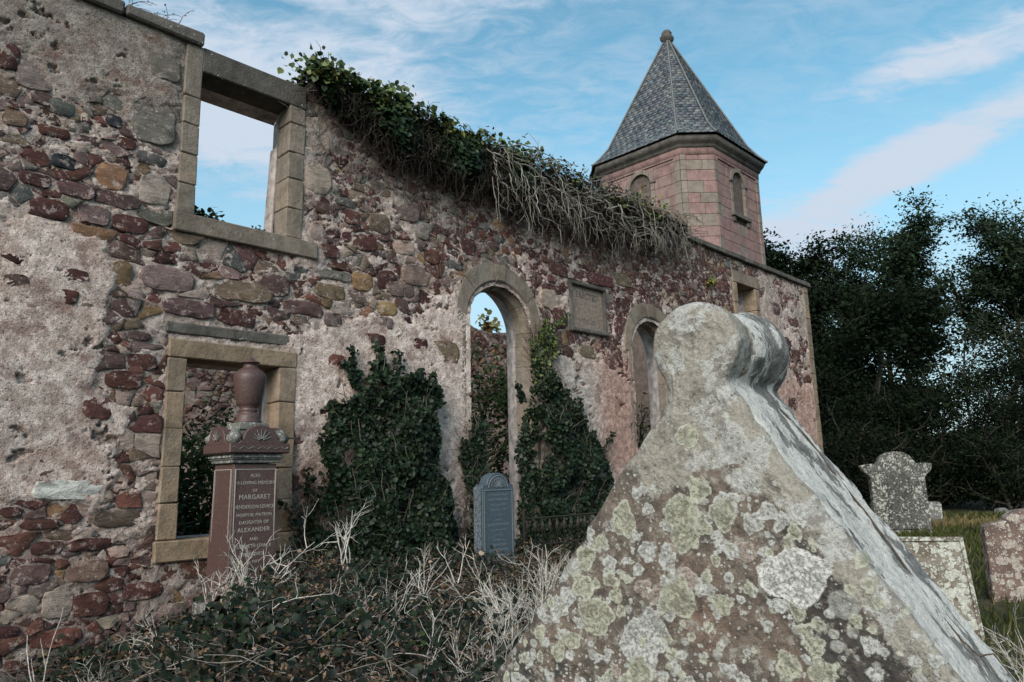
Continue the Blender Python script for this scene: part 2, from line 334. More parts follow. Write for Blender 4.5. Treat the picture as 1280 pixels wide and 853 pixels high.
# ------------------------------------------------------------------ rubble masonry
PAL = dict(dark=(.080, .033, .028), red=(.13, .054, .042), purple=(.105, .062, .057), mauve=(.18, .125, .113), ochre=(.26, .165, .085), ochre2=(.21, .125, .075),
           brown=(.16, .115, .082), grey=(.165, .145, .125), bluegrey=(.105, .105, .10), whin=(.028, .033, .040), pale=(.34, .26, .22), pale2=(.20, .172, .148), white=(.62, .60, .56))
MIX = ['dark']*7 + ['red']*4 + ['purple']*6 + ['mauve']*5 + ['brown']*3 + ['ochre'] + ['ochre2'] + ['grey']*3 + ['bluegrey'] + ['pale']*3
KEYS = [(1.5, 4.53, 0.11, 0.07, 'whin'), (1.45, 5.06, 0.11, 0.09, 'bluegrey'), (1.89, 5.08, 0.08, 0.07, 'whin'), (1.78, 1.54, 0.3, 0.09, 'white'), (2.15, 2.54, 0.17, 0.09, 'dark'), (1.96, 2.27, 0.13, 0.12, 'dark'), (1.43, 4.05, 0.16, 0.11, 'dark'), (2.49, 3.59, 0.27, 0.14, 'mauve'), (2.07, 3.56, 0.1, 0.13, 'ochre'), (2.73, 3.32, 0.28, 0.1, 'purple'), (3.22, 3.29, 0.22, 0.1, 'dark'), (3.24, 3.58, 0.37, 0.12, 'brown'), (3.64, 3.71, 0.19, 0.13, 'purple'), (6.07, 3.22, 0.24, 0.16, 'brown'), (4.78, 4.47, 0.18, 0.12, 'dark'), (6.52, 4.79, 0.15, 0.13, 'dark'), (5.86, 4.51, 0.14, 0.11, 'red'), (5.14, 4.03, 0.17, 0.15, 'dark'), (4.76, 3.96, 0.17, 0.12, 'ochre'), (5.43, 5.01, 0.2, 0.11, 'mauve'), (5.0, 4.77, 0.16, 0.13, 'brown'), (4.58, 4.75, 0.14, 0.1, 'dark'), (5.53, 5.39, 0.09, 0.09, 'red'), (5.68, 4.8, 0.12, 0.1, 'grey'), (4.29, 4.25, 0.14, 0.09, 'dark'), (4.5, 4.92, 0.15, 0.06, 'bluegrey'), (1.99, 0.83, 0.17, 0.1, 'brown'), (1.99, 1.06, 0.19, 0.06, 'dark'), (1.66, 1.06, 0.13, 0.06, 'dark'), (1.78, 0.58, 0.13, 0.13, 'pale'), (2.03, 0.55, 0.15, 0.11, 'dark'), (2.46, 0.61, 0.19, 0.09, 'dark'), (1.56, 0.85, 0.16, 0.09, 'purple'), (1.8, 0.31, 0.2, 0.08, 'red'), (2.21, 1.27, 0.22, 0.09, 'brown'), (2.31, 5.85, 0.17, 0.18, 'pale2'), (2.26, 5.18, 0.23, 0.24, 'pale2'), (2.31, 4.47, 0.16, 0.17, 'pale'), (1.22, 5.29, 0.17, 0.16, 'pale2'), (1.91, 4.5, 0.14, 0.14, 'ochre2'), (4.12, 5.11, 0.19, 0.2, 'pale'), (4.12, 4.45, 0.1, 0.12, 'pale'), (1.8, 4.09, 0.15, 0.11, 'mauve'), (2.11, 4.07, 0.17, 0.1, 'dark'), (1.98, 4.28, 0.22, 0.08, 'purple'), (1.63, 4.29, 0.17, 0.08, 'purple'), (1.3, 4.3, 0.14, 0.07, 'dark'), (1.41, 4.79, 0.14, 0.06, 'dark'), (1.28, 5.09, 0.09, 0.07, 'purple'), (1.1, 4.82, 0.1, 0.08, 'brown'), (0.99, 5.39, 0.1, 0.14, 'dark'), (2.02, 4.88, 0.09, 0.06, 'dark'), (2.26, 4.79, 0.15, 0.07, 'bluegrey'), (1.24, 3.34, 0.1, 0.06, 'purple'), (1.63, 3.26, 0.1, 0.07, 'dark'), (1.69, 3.47, 0.1, 0.06, 'dark'), (2.26, 2.63, 0.08, 0.06, 'red'), (2.27, 2.98, 0.11, 0.05, 'purple'), (2.31, 2.73, 0.14, 0.09, 'dark'), (4.4, 3.97, 0.22, 0.07, 'grey'), (4.32, 3.76, 0.21, 0.1, 'brown'), (3.99, 3.51, 0.26, 0.09, 'purple'), (4.36, 3.42, 0.13, 0.09, 'mauve'), (4.43, 2.93, 0.13, 0.09, 'red'), (5.13, 3.67, 0.15, 0.1, 'ochre'), (5.1, 3.48, 0.12, 0.09, 'mauve'), (4.92, 3.25, 0.19, 0.08, 'dark'), (5.66, 3.28, 0.13, 0.08, 'dark'), (5.4, 4.53, 0.18, 0.1, 'pale'), (5.59, 4.19, 0.24, 0.15, 'mauve'), (5.34, 3.96, 0.23, 0.11, 'mauve'), (8.5, 4.82, 0.28, 0.11, 'dark'), (9.33, 4.83, 0.57, 0.11, 'dark'), (8.29, 4.46, 0.27, 0.09, 'dark'), (10.16, 4.44, 0.26, 0.19, 'dark'), (10.13, 4.07, 0.26, 0.2, 'dark'), (8.46, 4.01, 0.19, 0.18, 'dark'), (10.13, 4.95, 0.34, 0.12, 'brown'), (8.28, 4.29, 0.31, 0.18, 'pale'), (8.55, 3.48, 0.2, 0.1, 'dark'), (9.14, 3.54, 0.25, 0.11, 'brown'), (16.89, 4.55, 0.36, 0.16, 'dark'), (16.18, 5.34, 0.35, 0.16, 'purple'), (16.8, 3.09, 0.27, 0.17, 'dark'), (13.91, 5.45, 0.28, 0.15, 'dark'), (11.89, 5.13, 0.23, 0.12, 'dark'), (17.25, 5.2, 0.33, 0.17, 'dark'), (1.43, 0.42, 0.1, 0.05, 'dark'), (1.38, 1.37, 0.1, 0.05, 'dark'), (1.59, 1.26, 0.15, 0.05, 'dark'), (2.99, 0.46, 0.15, 0.07, 'purple'), (2.73, 0.39, 0.15, 0.07, 'mauve')]

def clip(P, a, b):          # keep points with a.p <= b
    out = []; n = len(P)
    for i in range(n):
        p, q = P[i], P[(i+1) % n]; dp = a[0]*p[0]+a[1]*p[1]-b; dq = a[0]*q[0]+a[1]*q[1]-b
        if dp <= 0: out.append(p)
        if (dp < 0) != (dq < 0) and abs(dp-dq) > 1e-12:
            t = dp/(dp-dq); out.append((p[0]+t*(q[0]-p[0]), p[1]+t*(q[1]-p[1])))
    return out
def area(P): return .5*abs(sum(P[i][0]*P[(i+1) % len(P)][1]-P[(i+1) % len(P)][0]*P[i][1] for i in range(len(P))))

def stone_layout(s0, s1, z0, z1, rng, keys=(), size=1.0, holes=()):
    """irregular coursed rubble: polygons in (s,z) from a power diagram"""
    S = []; z = z0
    while z < z1+.1:
        h = rng.uniform(.06, .185)*size; s = s0-rng.uniform(0, .3)
        while s < s1+.2:
            w = (rng.uniform(.10, .26) if rng.random() < .55 else rng.uniform(.24, .50))*size*(.7+h/size*2.2)
            S.append((s+w/2, z+h/2+rng.uniform(-.32, .32)*h, (w*.5)**2*.22)); s += w
            if rng.random() < .65: S.append((s+rng.uniform(-.03, .03), z+rng.uniform(0, 1)*h, 0.0))
        z += h
    S = np.array(S)
    for (ks, kz, a, b, c) in keys:
        S = S[((S[:, 0]-ks)/(a*1.05))**2+((S[:, 1]-kz)/(b*1.1))**2 > 1]
    for hf in holes: S = S[~hf(S[:, 0], S[:, 1], .04)]
    A = 1.35; X = S[:, 0]; Y = S[:, 1]*A; out = []
    order = np.argsort(X); X = X[order]; Y = Y[order]; Wt = S[order, 2]; S = S[order]
    for i in range(len(X)):
        lo = np.searchsorted(X, X[i]-.9*size); hi = np.searchsorted(X, X[i]+.9*size)
        d2 = (X[lo:hi]-X[i])**2+(Y[lo:hi]-Y[i])**2; idx = np.argsort(d2)[1:20]+lo
        P = [(X[i]-.6, Y[i]-.6), (X[i]+.6, Y[i]-.6), (X[i]+.6, Y[i]+.6), (X[i]-.6, Y[i]+.6)]
        for j in idx:
            ax, ay = X[j]-X[i], Y[j]-Y[i]
            b = .5*(X[j]**2+Y[j]**2-Wt[j]-X[i]**2-Y[i]**2+Wt[i])
            P = clip(P, (ax, ay), b)
            if len(P) < 3: break
        if len(P) < 3: continue
        P = [(p[0], p[1]/A) for p in P]; cx, cz = X[i], Y[i]/A
        for (ks, kz, a, b, c) in keys:
            if abs(cx-ks) < a+.6 and abs(cz-kz) < b+.4:
                dx, dz = (cx-ks)/a, (cz-kz)/b; l = math.hypot(dx, dz); ex, ez = dx/l, dz/l
                g = (-ex/a, -ez/b); P = clip(P, g, g[0]*(ks+a*1.04*ex)+g[1]*(kz+b*1.04*ez))
                if len(P) < 3: break
        if len(P) >= 3 and area(P) > .0012*size: out.append((P, None))
    for (ks, kz, a, b, c) in keys:
        n = 12; ph = rng.uniform(0, 1); Q = []
        for k in range(n):
            t = 2*pi*(k+ph)/n; e = .62; r = rng.uniform(.9, 1.06)
            Q.append((ks+a*r*math.copysign(abs(cos(t))**e, cos(t)), kz+b*r*math.copysign(abs(sin(t))**e, sin(t))))
        out.append((Q, c))
    return out

def round_poly(P, shrink, rng, lim=.024):
    P = np.array(P); c = P.mean(0); Q = []
    for p in P:
        if not Q or np.linalg.norm(p-Q[-1]) > lim: Q.append(p)
    if len(Q) > 3 and np.linalg.norm(Q[0]-Q[-1]) < lim: Q.pop()
    R = []; n = len(Q)
    for i in range(n):
        a, b = Q[i], Q[(i+1) % n]; l = np.linalg.norm(b-a); R.append(a*.95+c*.05 if rng.random() < .45 else a)
        k = 2 if l > .22 else 1 if l > .055 else 0
        for j in range(k):
            t = (j+1)/(k+1)+rng.uniform(-.12, .12); m = a+(b-a)*t; nn = np.array([b[1]-a[1], a[0]-b[0]])/(l+1e-9)
            R.append(m+nn*rng.uniform(-.10, .03)*min(l, .12))
    R = np.array(R); v = R-c; l = np.linalg.norm(v, axis=1)[:, None]
    return c+v*np.maximum(.4, (l-shrink)/(l+1e-9)), c

def stone_verts(P, h, rng, n=10, gap=.008, key=False):
    R, c = round_poly(P, gap, rng); n = len(R)
    tilt = rng.normal(0, .05, 2)
    v = []
    for f, dh in ((1.0, -.05), (1.0, -.003), (.93, .0)):
        p = c+(R-c)*f; hh = h+dh+((p-c)@tilt if dh > -.05 else 0)+(rng.normal(0, .005, n) if dh > -.05 else 0)
        v.append(np.column_stack([p, np.broadcast_to(hh, n)]))
    v.append(np.array([[c[0], c[1], h+rng.uniform(0, .005)]]))
    V = np.vstack(v); i = np.arange(n); j = (i+1) % n
    Q = np.concatenate([np.stack([k*n+i, k*n+j, (k+1)*n+j, (k+1)*n+i], 1) for k in (0, 1)]); T = np.stack([2*n+i, 2*n+j, np.full(n, 3*n)], 1)
    return V, Q, T, c

def Wn(V, q0=0, flip=False):    # (s,z,h) -> world; h is proud of the face
    return W(V[:, 0], q0-V[:, 2]*(-1 if flip else 1), V[:, 1])

RECTS = [(2.70, 3.72, 4.30, 5.93), (2.72, 3.71, 1.04, 2.80), (14.46, 15.30, 4.30, 5.66)]
ARCHC = [7.14, 11.02]; AR, ASP = .57, 3.69
def in_open(s, z, m):
    """inside an opening's dressed surround grown by m"""
    r = np.zeros(np.shape(s), bool)
    for a, b, c, d_ in RECTS: r |= (s > a-.19-m) & (s < b+.19+m) & (z > c-.19-m) & (z < d_+.19+m)
    for c in ARCHC:
        r |= (np.abs(s-c) < .75+m) & (z < ASP) ; r |= (np.hypot(s-c, z-ASP) < .92+m) & (z >= ASP)
    r |= (s > 8.69-m) & (s < 9.67+m) & (z > 3.85-m) & (z < 4.70+m)
    return r
def box01(s, z, a, b, c, d_, f=.35):
    return sst(s, a-f, a+f)*(1-sst(s, b-f, b+f))*sst(z, c-f, c+f)*(1-sst(z, d_-f, d_+f))
def coat(s, z):
    """how thickly lime render still covers the stones: -1 bare, +1 whole"""
    s0_, z0_ = s, z; s = s0_+.75*fbm(s0_*1.4, z0_*1.4, 501, 4, .6); z = z0_+.65*fbm(s0_*1.2+9, z0_*1.6, 511, 4, .6)      # ragged borders
    e = -.74+0*s+.22*sst(s, 4, 5)*(1-sst(s, 9, 10))
    e = e+2.1*box01(s, z, -6, 1.85, 1.5, 3.9, .3) + 1.3*box01(s, z, 1.5, 2.2, 1.5, 2.35, .15)+ .9*box01(s, z, 1.6, 2.0, 2.9, 3.6, .2)
    e = e+2.0*box01(s, z, 4.0, 6.5, .9, 3.3, .25)+.8*box01(s, z, 4.9, 6.4, 3.1, 3.5, .15)
    e = e+2.0*box01(s, z, 8.0, 10.3, .9, 3.35, .25)
    e = e+1.0*box01(s, z, -6, 2.4, 5.15, 6.4, .3)
    e = e+1.7*box01(s, z, 11.8, 14.2, -1, 3.3, .4)+1.6*box01(s, z, 15.4, 18.6, -1, 3.6, .4)+.7*box01(s, z, 15.4, 18.6, 4.6, 6.2, .3)
    e = e+.9*box01(s, z, 3.9, 4.25, 3.9, 6.0, .1)+.6*box01(s, z, 5.2, 7, 3.4, 3.9, .2)
    return np.clip(e, -1, 1)
def mort_h(s, z):
    e = coat(s, z)
    a = e*1.25 + 3.0*fbm(s*1.3, z*1.9, 3, 6, .66)+.15
    k = sst(a, -.40, .40)
    h = -.005 + .026*k
    pit = sst(fbm(s*3.6, z*6.0, 131, 6, .66), .185, .215)
    h = h + (.018*fbm(s*3.5, z*5, 21, 3, .6) + .052*fbm(s*9, z*16, 31, 4, .75))*(1-.80*k) - .045*pit
    return h, k

def build_church_wall():
    root = thing('church_wall', 'roofless red rubble church wall with arched windows, patchy lime render and ivy along its top', 'wall', (0, 0, 0))
    rng = np.random.default_rng(11)
    # lime mortar and render as one relief, finer near the camera
    ss_ = np.concatenate([np.arange(-3, .8, .06), np.arange(.8, 6.6, .0135), np.arange(6.6, 11, .019), np.arange(11, 18.32, .03)]); ss_[-1] = 18.3
    zz = np.arange(-.3, 6.21, .0155); zz[-1] = 6.2
    Sg, Zg = np.meshgrid(ss_, zz, indexing='ij'); Hg, K = mort_h(Sg, Zg)
    fr = (rng.random(Hg.shape)-.5)*.006; Hg = Hg+fr
    V = np.stack([Sg, Zg, Hg], -1).reshape(-1, 3); n, k = Sg.shape
    i, j = np.meshgrid(np.arange(n-1), np.arange(k-1), indexing='ij')
    cs = (Sg[1:, 1:]+Sg[:-1, 1:])/2; cz = (Zg[1:, 1:]+Zg[1:, :-1])/2
    cut = np.zeros(cs.shape, bool)
    for a, b, c, d_ in RECTS: cut |= (cs > a-.04) & (cs < b+.04) & (cz > c-.04) & (cz < d_+.08)
    cut |= (cs > 8.74) & (cs < 9.63) & (cz > 3.89) & (cz < 4.67)
    for c in ARCHC: cut |= ((np.abs(cs-c) < .62) & (cz < ASP) & (cz > .35)) | ((np.hypot(cs-c, cz-ASP) < .62) & (cz >= ASP))
    b = (i*k+j)[~cut]; F = np.stack([b, b+k, b+k+1, b+1], -1)
    # colour of the lime: pink-beige, greyer towards the wall head, stained patches
    f1 = fbm(Sg*.9, Zg*.9, 51, 4)[..., None]; f2 = fbm(Sg*2.7, Zg*2.7, 61, 4)[..., None]; f3 = fbm(Sg*.5+40, Zg*1.2, 71, 3)[..., None]
    col = np.array([.60, .495, .445])*(1+.35*f1)
    col = col*(1+.22*K[..., None]*(1-sst(Zg, 4.4, 5.4)[..., None]))
    col = col*(1-sst(f2, .05, .3)*.35)+np.array([.36, .20, .15])*sst(f2, .05, .3)*.35
    grey = (sst(Zg, 4.6, 5.8)*(1-.55*sst(Sg, 3, 5)) )[..., None]
    col = col*(1-grey*.75)+np.array([.27, .24, .205])*grey*.75
    yel = (sst(f3, .08, .3)*(K[..., None] < .6))*.6
    col = col*(1-yel)+np.array([.36, .26, .17])*yel
    pk = (box01(Sg, Zg, 9.3, 10.6, 1.5, 3.7, .4)*.8+box01(Sg, Zg, 15.2, 18.5, .5, 3.9, .6)*.7)[..., None]
    col = col*(1-pk)+np.array([.47, .27, .215])*pk
    wh = (box01(Sg, Zg, 8.0, 9.3, 1.8, 3.3, .4)*.7+box01(Sg, Zg, 1.0, 1.9, 1.9, 2.6, .3)*.35)[..., None]
    col = col*(1-wh)+np.array([.47, .44, .41])*wh
    shade_dirt = (1-sst(Zg+.3*f1[..., 0], .3, 1.2))[..., None]; col = col*(1-.45*shade_dirt)  # wall foot darkened: shading and dirt together put into the lime's colour
    link('lime_render', mesh_np('lime_render', Wn(V), F, col.reshape(-1, 3), True), M['mortar'], root)
    # stones
    lay = stone_layout(-3, 18.25, -.25, 6.12, rng, KEYS, 1.0, [in_open])
    near = []; far = MB(); camp = np.array([0, 0, EYE])
    for P, c in lay:
        ce = np.mean(P, 0)
        if ce[0] > 18.05 or ce[0] < -3: continue
        P = clip(clip(P, (0, 1), 6.19), (1, 0), 18.07)
        if len(P) < 3 or area(P) < .001: continue
        # trim against dressed surrounds
        for a_, b_, c_, d_ in [(x[0]-.19, x[1]+.19, x[2]-.20, x[3]+.27) for x in RECTS]+[(q-.755, q+.755, -1, ASP) for q in ARCHC]+[(8.69, 9.67, 3.85, 4.7)]:
            if ce[0] > a_-.7 and ce[0] < b_+.7 and ce[1] > c_-.5 and ce[1] < d_+.5:
                dl, dr, db, dt = a_-ce[0], ce[0]-b_, c_-ce[1], ce[1]-d_
                mx = max(dl, dr, db, dt)
                if mx == dl: P = clip(P, (1, 0), a_)
                elif mx == dr: P = clip(P, (-1, 0), -b_)
                elif mx == db: P = clip(P, (0, 1), c_)
                else: P = clip(P, (0, -1), -d_)
                if len(P) < 3: break
        if len(P) < 3: continue
        for q in ARCHC:
            dx, dz = ce[0]-q, ce[1]-ASP; l = math.hypot(dx, dz)
            if dz > -.1 and l < 1.6:
                g = (-dx/l, -dz/l); P = clip(P, g, g[0]*q+g[1]*ASP-.93)
            if len(P) < 3: break
        if len(P) < 3: continue
        ce = np.mean(P, 0); 
        if in_open(ce[0], ce[1], -.05) : continue
        e = coat(ce[0], ce[1]); ar = area(P)
        if c is None and 2.4 < ce[0] < 4.0 and 3.0 < ce[1] < 3.2: continue
        hgt = rng.uniform(-.008, .012) if c is None else .013
        kk = float(mort_h(np.array(ce[0]), np.array(ce[1]))[1])
        if c is None and kk > .55: hgt = rng.uniform(-.01, .014)
        if c == 'white': hgt = .028
        if c in ('pale', 'pale2'): hgt = .012
        hidden = kk > .93 and c is None
        if hidden and rng.random() < .8: continue
        if c is not None and kk > .3: hgt = max(hgt, .024)
        base = PAL[c or MIX[rng.integers(len(MIX))]]
        if c is None and ce[0] > 7.5 and rng.random() < .5: base = PAL[('dark', 'red', 'purple')[rng.integers(3)]]
        if c is None and ce[1] > 5.2 and ce[0] < 2.5 and rng.random() < .7: base = PAL['pale2' if rng.random() < .5 else 'grey']
        colr = np.array(base)*rng.uniform(.8, 1.2)*rng.uniform(.94, 1.06, 3)
        V, Q, T, cc = stone_verts(P, hgt, rng, 12 if c else 10, .003)
        Vw = Wn(V); dist = np.linalg.norm(Vw[-1]-camp)
        visible = .9 < ce[0] and hgt > kk*.04-.02
        score = ar/dist**2*(1.0 if visible else .01)*(1.6 if c else 1)
        near.append((score, Vw, Q, T, colr))
    near.sort(key=lambda x: -x[0])
    for k_, (sc_, Vw, Q, T, colr) in enumerate(near):
        if k_ < 296:
            o = Vw[-1]; link('stone', mesh_np('stone', Vw-o, [T, Q], np.broadcast_to(colr, (len(Vw), 3)), False), M['stone'], root, loc=o)
        else:
            far.add(Vw, Q, colr); far.T.append(T+far.n-len(Vw))
    link('small_stones', far.mesh('small_stones', False), M['stone'], root, kind='stuff')
    return root

def block(name, s0, s1, z0, z1, h0, h1, mat, parent, rng, bev=.010, jit=.006, q0=0):
    """a dressed block with worn arrises, in the wall's frame"""
    bm = bmesh.new(); bmesh.ops.create_cube(bm, size=1)
    for v in bm.verts:
        v.co.x = (s0 if v.co.x < 0 else s1)+rng.uniform(-jit, jit); v.co.y = (z0 if v.co.y < 0 else z1)+rng.uniform(-jit, jit); v.co.z = (h0 if v.co.z < 0 else h1)+rng.uniform(-jit, jit)*.7
    bmesh.ops.bevel(bm, geom=bm.edges[:], offset=bev, segments=1, affect='EDGES', profile=.6)
    c = Vector(((s0+s1)/2, (z0+z1)/2, (h0+h1)/2)); o = W(c.x, q0-c.z, c.y)
    for v in bm.verts: v.co = Vector(W(v.co.x, q0-v.co.z, v.co.y)-o)
    me = bpy.data.meshes.new(name); bm.to_mesh(me); bm.free()
    for p in me.polygons: p.use_smooth = False
    return link(name, me, mat, parent, loc=o)

def quad_grid(A_, B, Cc, D, nu, nw, f=None):
    u, w = np.meshgrid(np.linspace(0, 1, nu), np.linspace(0, 1, nw), indexing='ij'); u = u[..., None]; w = w[..., None]
    P = (np.array(A_)*(1-u)+np.array(B)*u)*(1-w)+(np.array(D)*(1-u)+np.array(Cc)*u)*w
    i, j = np.meshgrid(np.arange(nu-1), np.arange(nw-1), indexing='ij'); b = (i*nw+j).ravel()
    return P.reshape(-1, 3), np.stack([b, b+nw, b+nw+1, b+1], -1)

THK = .62
def build_surrounds(root):
    rng = np.random.default_rng(5)
    def rect(x0, x1, z0, z1, jl, jr, mat, lint, sill, label):
        g = bpy.data.objects.new('window_surround', None); C.objects.link(g); g.parent = root; g['label'] = label
        for a, b in zip(jl[:-1], jl[1:]): block('jamb_stone', x0-.18, x0, a+.004, b-.004, -.27, .032, mat, g, rng)
        for a, b in zip(jr[:-1], jr[1:]): block('jamb_stone', x1, x1+.20, a+.004, b-.004, -.27, .032, mat, g, rng)
        block('lintel', x0-.18+lint[2], x1+.20, z1+lint[0], z1+lint[1], -.32, .036, mat if lint[3] is None else lint[3], g, rng, .012)
        block('sill', x0-.20, x1+sill[0], z0-.20, z0, -.34, .055, mat, g, rng, .012)
        # plastered inner reveal, splayed
        mb = MB(); e = .02; q0, q1 = .27, THK; sp = .10
        for A_, B in (((x0-e, z0), (x0-e, z1)), ((x1+e, z1), (x1+e, z0)), ((x0-e, z1+.01), (x1+e, z1+.01)), ((x1+e, z0-.01), (x0-e, z0-.01))):
            sx = lambda x: -sp if x < (x0+x1)/2 else sp
            V, F = quad_grid((A_[0], A_[1], -q0+.02), (B[0], B[1], -q0+.02), (B[0]+sx(B[0]), B[1], -q1), (A_[0]+sx(A_[0]), A_[1], -q1), 14, 8)
            V[:, 0] += .02*fbm(V[:, 1]*5, V[:, 2]*5, 9); mb.add(Wn(V), F)
        link('inner_reveal', mb.mesh('inner_reveal'), M['plaster'], g)
        return g
    g = rect(2.70, 3.72, 4.30, 5.93, [4.30, 4.62, 4.955, 5.285, 5.60, 6.208], [4.30, 4.66, 5.02, 5.34, 5.71, 5.93], M['ashlar'], (0.0, .28, .165, M['cope']), (.40,), 'upper window surround open to the sky')
    # broken slab standing inside the right jamb
    block('broken_reveal_slab', 3.685, 3.76, 4.31, 5.50, -.44, -.275, M['plaster'], g, rng, .02, .03)
    rect(2.72, 3.71, 1.04, 2.80, [1.04, 1.39, 1.73, 2.10, 2.46, 2.80], [1.04, 1.38, 1.71, 2.02, 2.42, 2.80], M['ashlar_low'], (0.0, .185, 0, None), (.24,), 'lower window surround behind the granite monument')
    rect(14.46, 15.30, 4.30, 5.66, [4.30, 4.75, 5.2, 5.66], [4.30, 4.7, 5.15, 5.66], M['ashlar_low'], (0.0, .27, 0, None), (.24,), 'small far window surround below the tower')
    block('long_thin_stone', 2.49, 3.92, 3.045, 3.165, -.1, .022, M['cope'], root, rng, .018, .012)
    # cope along the wall head
    s = 2.68
    while s > -3: l = rng.uniform(.7, 1.15); block('cope_stone', s-l+.008, s, 6.20, 6.33+rng.uniform(0, .02), -THK-.05, .085, M['cope'], root, rng, .02, .012); s -= l
    s = 3.95
    while s < 18.3: l = min(rng.uniform(.75, 1.2), 18.42-s); l = 18.42-s if 18.42-s-l < .4 else l; block('cope_stone', s+.005, s+l-.005, 6.205, 6.315+rng.uniform(0, .008), -THK-.05, .09, M['cope'], root, rng, .014, .005); s += l
    # corner quoins at the far end
    z = -.2
    while z < 6.19:
        h = min(rng.uniform(.28, .4), 6.2-z); h = 6.2-z if 6.2-z-h < .12 else h
        block('quoin', 18.06, 18.325, z+.004, z+h-.004, -.5, .03, M['ashlar_low'], root, rng); z += h
    # arched windows
    for ci, c in enumerate(ARCHC):
        g = bpy.data.objects.new('arched_window_surround', None); C.objects.link(g); g.parent = root
        g['label'] = 'tall arched surround behind the slate headstone' if ci == 0 else 'arched surround partly hidden by the pale tomb'
        prof = [(.76, -.25), (.76, .02), (.705, .022), (.69, .012), (.57, -.135), (.57, -.27)]
        def seg(pts, name, parent=g, mat=M['ashlar'], sm=False):   # pts: list of functions radius,h -> (s,z)
            rings = [np.array([(*f(r), h) for r, h in prof_]) for f, prof_ in pts]
            n = len(rings[0]); V = np.vstack(rings); m = len(rings); F = []
            for a in range(m-1):
                for b in range(n): F.append((a*n+b, a*n+(b+1) % n, (a+1)*n+(b+1) % n, (a+1)*n+b))
            me_V = Wn(V); o = me_V.mean(0); caps = [tuple(range(n))[::-1], tuple(range((m-1)*n, m*n))]
            bm = bmesh.new(); vs = [bm.verts.new(p-o) for p in me_V]
            for f in F: bm.faces.new([vs[i] for i in f])
            for f in caps: bm.faces.new([vs[i] for i in f])
            bmesh.ops.recalc_face_normals(bm, faces=bm.faces)
            me = bpy.data.meshes.new(name); bm.to_mesh(me); bm.free(); link(name, me, mat, parent, loc=o)
        zj = [.2, .75, 1.45, 2.2, 2.65, 3.18, 3.69] if ci == 0 else [.2, .9, 1.6, 2.25, 2.7, 3.2, 3.69]
        for sg in (-1, 1):
            for a, b in zip(zj[:-1], zj[1:]):
                off = rng.uniform(-.02, .02); P_ = [(r+(off if r > .72 else 0), h) for r, h in prof]
                seg([((lambda r, h=None, z=z: (c+sg*r, z)), P_) for z in (a+.003, b-.003)], 'jamb_stone')
        # voussoirs, uneven outer edge
        cuts = [0, .22*pi, .47*pi, .53*pi+.06, .76*pi, pi]
        for v_, (a, b) in enumerate(zip(cuts[:-1], cuts[1:])):
            ro = (.80, .93, .94, .97, .84)[v_]; ri = .80
            key_ = v_ == 2
            rings = []
            for t in np.linspace(a+.006, b-.006, 4 if key_ else 9):
                dh = .02 if key_ else 0; fr_ = (t-a)/(b-a)
                rr = ro + (.10*fr_ if v_ == 0 else .10*(1-fr_) if v_ == 4 else 0)
                P_ = [(rr, -.25), (rr, .02+dh), (.705, .022+dh), (.69, .012+dh), (.57-.0*dh, -.135+dh*1.5), (.57, -.27)]
                rings.append(((lambda r, t=t: (c+r*cos(t), ASP+r*sin(t))), P_))
            seg(rings, 'voussoir')
        block('sill', c-.70, c+.70, .12, .30, -.3, .05, M['ashlar'], g, rng)
        # splayed plaster reveal behind the stone
        th = np.concatenate([[0], np.linspace(0, pi, 28), [pi]]); mb = MB(); rows = []
        for q, R_ in ((.27, .61), (.36, .63), (.5, .68), (THK, .73)):
            row = [(c+R_*cos(t), (ASP+R_*sin(t)*(1 if R_ < .62 else 1.02)) if 0 < k < len(th)-1 else .25, -q) for k, t in enumerate(th)]; rows.append(row)
        rows.insert(0, [(c+.57*cos(t), (ASP+.57*sin(t)) if 0 < k < len(th)-1 else .25, -.262) for k, t in enumerate(th)])
        V = np.array(rows).reshape(-1, 3); n = len(th); F = np.array([(a*n+b, a*n+b+1, (a+1)*n+b+1, (a+1)*n+b) for a in range(len(rows)-1) for b in range(n-1)])
        mb.add(Wn(V), F); link('inner_reveal', mb.mesh('inner_reveal'), M['plaster'], g)
        V = np.array([(c-.75, .28, -.2), (c+.75, .28, -.2), (c+.75, .25, -THK), (c-.75, .25, -THK)]); mb = MB(); mb.add(Wn(V), [(0, 1, 2, 3)]); link('inner_sill', mb.mesh('inner_sill'), M['cope'], g)
    # inner face and wall head (as one core)
    mb = MB(); xs = np.arange(-3, 18.31, .1); zs = np.arange(-.3, 6.21, .1); xs[-1] = 18.3
    S_, Z_ = np.meshgrid(xs, zs, indexing='ij'); H_ = -THK-.02*np.abs(fbm(S_*3, Z_*3, 77)); k = len(zs)
    i, j = np.meshgrid(np.arange(len(xs)-1), np.arange(k-1), indexing='ij'); cs = S_[:-1, :-1]+.05; cz = Z_[:-1, :-1]+.05
    cut = np.zeros(cs.shape, bool)
    for a, b, c, d_ in RECTS: cut |= (cs > a-.09) & (cs < b+.14) & (cz > c) & (cz < d_+.08)
    cut |= (cs > 2.75) & (cs < 3.7) & (cz > 5.8)
    for c in ARCHC: cut |= ((np.abs(cs-c) < .78) & (cz < ASP) & (cz > .25)) | ((np.hypot(cs-c, cz-ASP) < .80) & (cz >= ASP))
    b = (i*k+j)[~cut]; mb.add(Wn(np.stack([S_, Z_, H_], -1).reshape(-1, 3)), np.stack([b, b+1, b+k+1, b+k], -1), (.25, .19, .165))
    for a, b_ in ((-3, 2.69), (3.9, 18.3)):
        V = np.array([(a, 6.198, 0), (b_, 6.198, 0), (b_, 6.198, -THK), (a, 6.198, -THK)]); mb.add(Wn(V), [(0, 1, 2, 3)], (.2, .17, .15))
